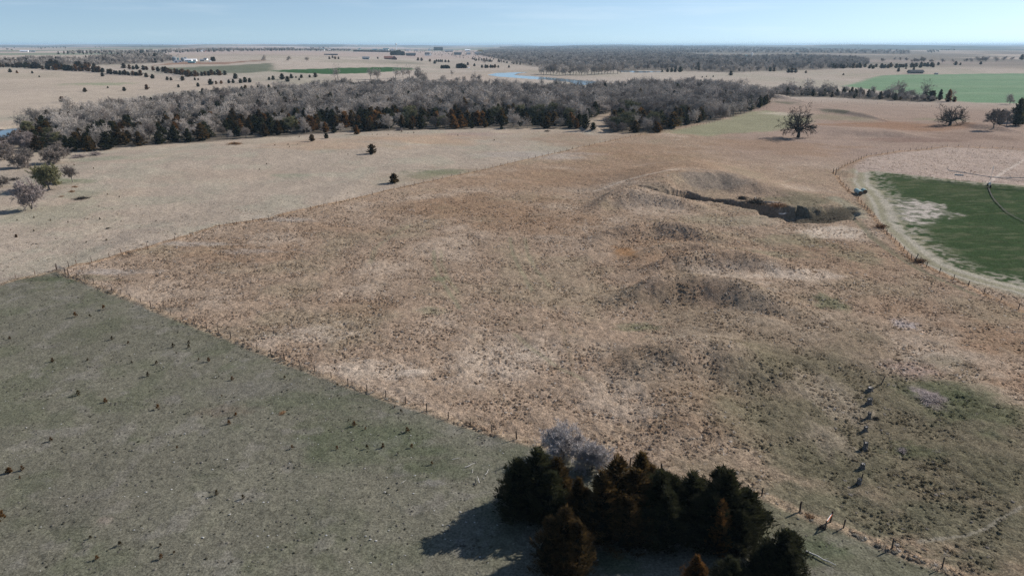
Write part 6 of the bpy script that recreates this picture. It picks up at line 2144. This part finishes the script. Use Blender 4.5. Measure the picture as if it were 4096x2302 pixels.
house('wide pale grey hall behind the gabled houses', ZT(1700, 245), 32, 0.6, 0.13, 0.12, W_CREAM, R_GREY, 0.05, name='hall', cat='building', nwin=4)
house('dark-roofed house at the right of the town', ZT(1850, 296), 28, 0.5, 0.2, 0.14, W_GREY, R_DARK, 0.1)
house('white-roofed house behind the dark-roofed one', ZT(2020, 236), 20, 0.6, 0.25, 0.12, W_WHITE, R_WHITE, 0.1)
house('pale house left of the yellow tree', ZT(2035, 290), 15, 0.7, 0.3, 0.25, W_WHITE, R_GREY, 0.2)
house('long pale house behind the yellow tree', ZT(2205, 292), 24, 0.5, 0.22, 0.16, W_CREAM, R_GREY, 0.0)
house('low white shed beside the cedar clump on the slope', ZT(2030, 523), 12, 0.6, 0.2, 0.06, W_WHITE, R_WHITE, 0.1, name='shed', cat='shed', nwin=1)
house('long dark barn with a white end beside the right green field', Z4(1480, 410), 56, 0.3, 0.13, 0.10, W_GREY, R_DARK, 0.06, name='barn', cat='barn', nwin=5)
house('small grey shed right of the long dark barn', Z4(1690, 420), 11, 0.8, 0.4, 0.2, W_GREY, R_GREY, 0.1, name='shed', cat='shed', nwin=1)
bin_tower('white silo in the far right valley field', Z3(2412, 240), 6, 2.2, W_WHITE, name='silo')
house('blue-roofed shed beside the far white silo', Z3(2365, 238), 21, 0.5, 0.16, 0.10, W_BLUE, R_TEAL, 0.0, name='shed', cat='shed')
house('white farmhouse left of the far dark hedge in the valley', Z3(2000, 230), 11, 0.8, 0.3, 0.3, W_WHITE, R_DARK, 0.1)
house('low white shed at the left of the far valley farm', Z3(1905, 228), 18, 0.4, 0.15, 0.05, W_WHITE, R_WHITE, 0.0, name='shed', cat='shed')
bin_tower('blue silo left of the pair beyond the valley wood', Z4(285, 232), 6, 1.6, R_TEAL, name='silo')
bin_tower('dark blue silo right of the pair beyond the valley wood', Z4(300, 232), 5, 1.9, W_BLUE, name='silo')
house('white shed roof among the trees on the far right', Z4(135, 254), 26, 0.3, 0.08, 0.05, W_WHITE, R_WHITE, 0.0, name='shed', cat='shed')
house('long white shed on the far left horizon field', Z1(250, 193), 32, 0.3, 0.10, 0.08, W_WHITE, R_WHITE, 0.0, name='shed', cat='shed')
for i, x in enumerate((300, 318, 334, 348)):
    bin_tower(f'little silver bin on the far left field, {ordinal(i + 1)} from the left', Z1(x, 195), 5.5, 0.9)
house('pale farm building on the far left skyline', Z1(440, 130), 16, 0.4, 0.2, 0.1, W_WHITE, R_WHITE, 0.0, name='barn', cat='barn')
house('white blue-roofed barn on the far plain left of the town', Z2(665, 180), 20, 0.5, 0.25, 0.12, W_WHITE, R_TEAL, 0.1, name='barn', cat='barn')
house('long white barn on the far plain left of the town', Z2(730, 181), 18, 0.4, 0.18, 0.08, W_CREAM, R_WHITE, 0.0, name='barn', cat='barn')
# stock shelter on the bluff left of the cedars
house('long low dark stock shed on the far bluff', Z2(755, 226), 48, 0.2, 0.05, 0.03, W_BROWN, R_DARK, 0.03, name='stock_shed', cat='shed', nwin=2)

# water tower
_p = P3(*ZT(798, 205))
_m = mpp(_p)
_wt = thing('water_tower', 'white water tower with round tank above the far town', 'water tower', _p)
_h = 18.5 * _m
_r = 4.0 * _m
link('stem', MB().lathe([(_r * 0.62, 0), (_r * 0.38, _h * 0.08), (_r * 0.30, _h * 0.5), (_r * 0.34, _h * 0.86), (_r * 0.6, _h * 0.93)], 16).mesh('stem', W_WHITE), _wt)
link('tank', MB().lathe([(_r * math.sin(a) + 0.05, _h * 0.93 + _r * 0.92 - _r * 0.92 * math.cos(a)) for a in np.linspace(0.35, 3.1, 12)], 20).mesh('tank', W_WHITE, True), _wt)
link('rim', MB().lathe([(_r * 1.01, _h * 0.93 + _r * 0.88), (_r * 1.05, _h * 0.93 + _r * 0.90), (_r * 1.05, _h * 0.93 + _r * 0.98), (_r * 1.01, _h * 0.93 + _r)], 20).mesh('rim', W_BLUE), _wt)

# ------------------------------------------------------------------ grass tufts (uncountable)
def tuft_mesh(seed, n=16, h=1.0, spread=0.5, w=0.075, lean=0.5):
    rs = np.random.default_rng(seed)
    a = rs.uniform(0, 6.28, n)
    r = np.sqrt(rs.uniform(0, 1, n)) * spread
    A = np.stack([np.cos(a) * r, np.sin(a) * r, np.full(n, -0.04)], 1)
    D = np.stack([np.cos(a) * 0.6 + rs.normal(0.25, 0.35, n), np.sin(a) * 0.6 + rs.normal(0, 0.35, n), rs.uniform(0.45, 1.1, n) / max(lean, 0.2) * 0.6], 1)
    D /= np.linalg.norm(D, axis=1, keepdims=True)
    L = h * rs.uniform(0.55, 1.15, n)
    V, F = blades(A, D, L, w * rs.uniform(0.6, 1.5, n), rs)
    return mesh_np('tuft', V, F, (M['tuft'],), False, {'tint': ('FACE', 'FLOAT', rs.uniform(0, 1, n))})


def tussock_mesh(seed):
    """a rounded clump of dead grass with loose blades hanging out of it"""
    rs = np.random.default_rng(seed)
    n = 8
    V = []
    for r, z in ((0.55, -0.06), (0.50, 0.05), (0.30, 0.13)):
        for i in range(n):
            a = 6.2832 * (i + rs.uniform(-0.3, 0.3)) / n
            k = r * rs.uniform(0.75, 1.25)
            V.append((k * math.cos(a), k * math.sin(a), z * rs.uniform(0.7, 1.3)))
    V.append((rs.normal(0, 0.08), rs.normal(0, 0.08), 0.16))
    F = []
    for j in range(2):
        for i in range(n):
            a0, a1 = j * n + i, j * n + (i + 1) % n
            F += [(a0, a1, a1 + n), (a0, a1 + n, a0 + n)]
    F += [(2 * n + i, 2 * n + (i + 1) % n, 3 * n) for i in range(n)]
    m = 12
    a = rs.uniform(0, 6.28, m)
    A = np.stack([np.cos(a) * 0.32, np.sin(a) * 0.32, rs.uniform(0.02, 0.16, m)], 1)
    D = np.stack([np.cos(a), np.sin(a), rs.uniform(0.1, 0.9, m)], 1)
    D /= np.linalg.norm(D, axis=1, keepdims=True)
    BV, BF = blades(A, D, rs.uniform(0.3, 0.6, m), np.full(m, 0.13), rs)
    VV = np.concatenate([np.array(V), BV])
    FF = np.concatenate([np.array(F), BF + len(V)])
    t = np.concatenate([rs.uniform(0.25, 0.75, len(F)), rs.uniform(0.3, 1.0, m)])
    me = mesh_np('tussock', VV, FF, (M['tuft'],), True, {'tint': ('FACE', 'FLOAT', t)})
    nn = VV * (1.0, 1.0, 0.6)
    nn[:, 2] += 0.75
    nn /= np.linalg.norm(nn, axis=1, keepdims=True)
    me.normals_split_custom_set_from_vertices(nn.astype(np.float32))
    return me


TUFTS = [tussock_mesh(600 + i) for i in range(5)] + [tuft_mesh(610 + i, n=18, spread=0.5, w=0.12) for i in range(2)]


def build_tufts():
    rs = np.random.default_rng(606)
    n0 = 420000
    # sample the ground evenly in the view, thinning with distance
    th = rs.uniform(-0.72, 0.72, n0)
    rr = 48 * np.exp(rs.uniform(0, 1, n0) * math.log(520 / 48))
    x, y = rr * np.sin(th), rr * np.cos(th)
    col, tall, fid = cover(x, y)
    clump = fbm(x / 1.6, y / 1.6, 131, 2)
    dens = n0 / math.log(520 / 48) / (1.44 * rr * rr)                # points per square metre before thinning
    want = np.where(fid == 1, 0.55, np.where(fid == 3, 0.5, np.where(fid >= 2, 0.0, 3.4 * smooth(0.3, 0.8, tall) * (0.5 + 0.8 * smooth(0.3, 0.6, clump)) * (1 - smooth(170, 300, rr)))))
    p = want / dens
    for k in 'ABDE':
        d = poly_dist(x, y, FW[k])
        p = np.maximum(p, (d < 0.7) * (3.5 if k == 'A' else 2.0) / dens)
    m = rs.random(n0) < p
    x, y, col, tall, fid, rr = x[m], y[m], col[m], tall[m], fid[m], rr[m]
    d = np.minimum.reduce([poly_dist(x, y, FW[k]) for k in 'ABDE'])
    z = h_full(x, y)
    n = len(x)
    s = np.where(fid == 1, rs.uniform(0.14, 0.34, n), np.where(fid == 3, rs.uniform(0.2, 0.4, n), 0.15 + 0.36 * rs.random(n) ** 2))
    s = s * (1 + 0.3 * smooth(120, 300, rr))
    s = np.where(d < 0.7, rs.uniform(0.35, 0.6, n), s)
    g = np.exp(rs.normal(0.02, 0.22, n))[:, None]
    straw = np.array((0.36, 0.285, 0.215)) * ALB
    f = (rs.uniform(0.0, 0.6, n) * smooth(0.12, 0.27, col[:, 0]))[:, None]
    c = (col * (1 - f) + straw * f) * g * np.where(fid == 1, 1.0, 1.16)[:, None]
    pale = (rs.random(n) < 0.07) & (fid == 0)
    c = np.where(pale[:, None], np.array((0.50, 0.45, 0.40)) * ALB * (0.4 + 0.6 * smooth(0.08, 0.25, col[:, :1])), c)
    weed = (fid == 1) & (rs.random(n) < 0.5)
    c = np.where(weed[:, None], np.array((0.20, 0.185, 0.160)) * ALB * g, c)
    scatter('dry_grass', np.stack([x, y, z], 1), rs.integers(0, 7, n), rs.uniform(0, 6.28, n), s, c, TUFTS)
    return n


print('TUFTS', build_tufts())


# pale stones and bleached bits on the grazed pasture
def build_stones():
    rs = np.random.default_rng(707)
    V, F = [], []
    n = 520
    rr = 62 * np.exp(rs.uniform(0, 1, n) * math.log(190 / 62))
    th = rs.uniform(-0.72, 0.3, n)
    x, y = rr * np.sin(th), rr * np.cos(th)
    ok = poly_sdf(x, y, WP['PASTURE']) < -1
    x, y = x[ok], y[ok]
    z = h_full(x, y) + 0.02
    for a, b, c in zip(x, y, z):
        s = rs.uniform(0.03, 0.11)
        o = len(V)
        k = 6
        for j, (q, zz) in enumerate(((1.0, -0.05), (0.85, 0.35), (0.25, 0.6))):
            for i in range(k):
                t = 6.2832 * i / k
                m = s * q * rs.uniform(0.7, 1.3)
                V.append((a + m * math.cos(t) * 1.5, b + m * math.sin(t), c + s * zz))
        for j in range(2):
            for i in range(k):
                a0, a1 = o + j * k + i, o + j * k + (i + 1) % k
                F += [(a0, a1, a1 + k), (a0, a1 + k, a0 + k)]
        F += [(o + 2 * k, o + 2 * k + i, o + 2 * k + i + 1) for i in range(1, k - 1)]
    o = link('stones', mesh_np('stones', np.array(V), np.array(F), (M['stone'],)))
    o['kind'] = 'stuff'


build_stones()

# ------------------------------------------------------------------ haze in the air
def build_haze():
    m = bpy.data.materials.new('haze')
    m.use_nodes = True
    nt = m.node_tree
    nt.nodes.clear()
    out = nt.nodes.new('ShaderNodeOutputMaterial')
    pv = nt.nodes.new('ShaderNodeVolumePrincipled')
    pv.inputs['Color'].default_value = (0.54, 0.76, 0.95, 1)
    pv.inputs['Density'].default_value = HAZE
    pv.inputs['Anisotropy'].default_value = 0.1
    nt.links.new(pv.outputs[0], out.inputs['Volume'])
    o = link('haze', MB().box((0, 23000, 43), (130000, 62000, 104)).mesh('haze', m))
    o['kind'] = 'stuff'


HAZE = 4.4e-5
build_haze()
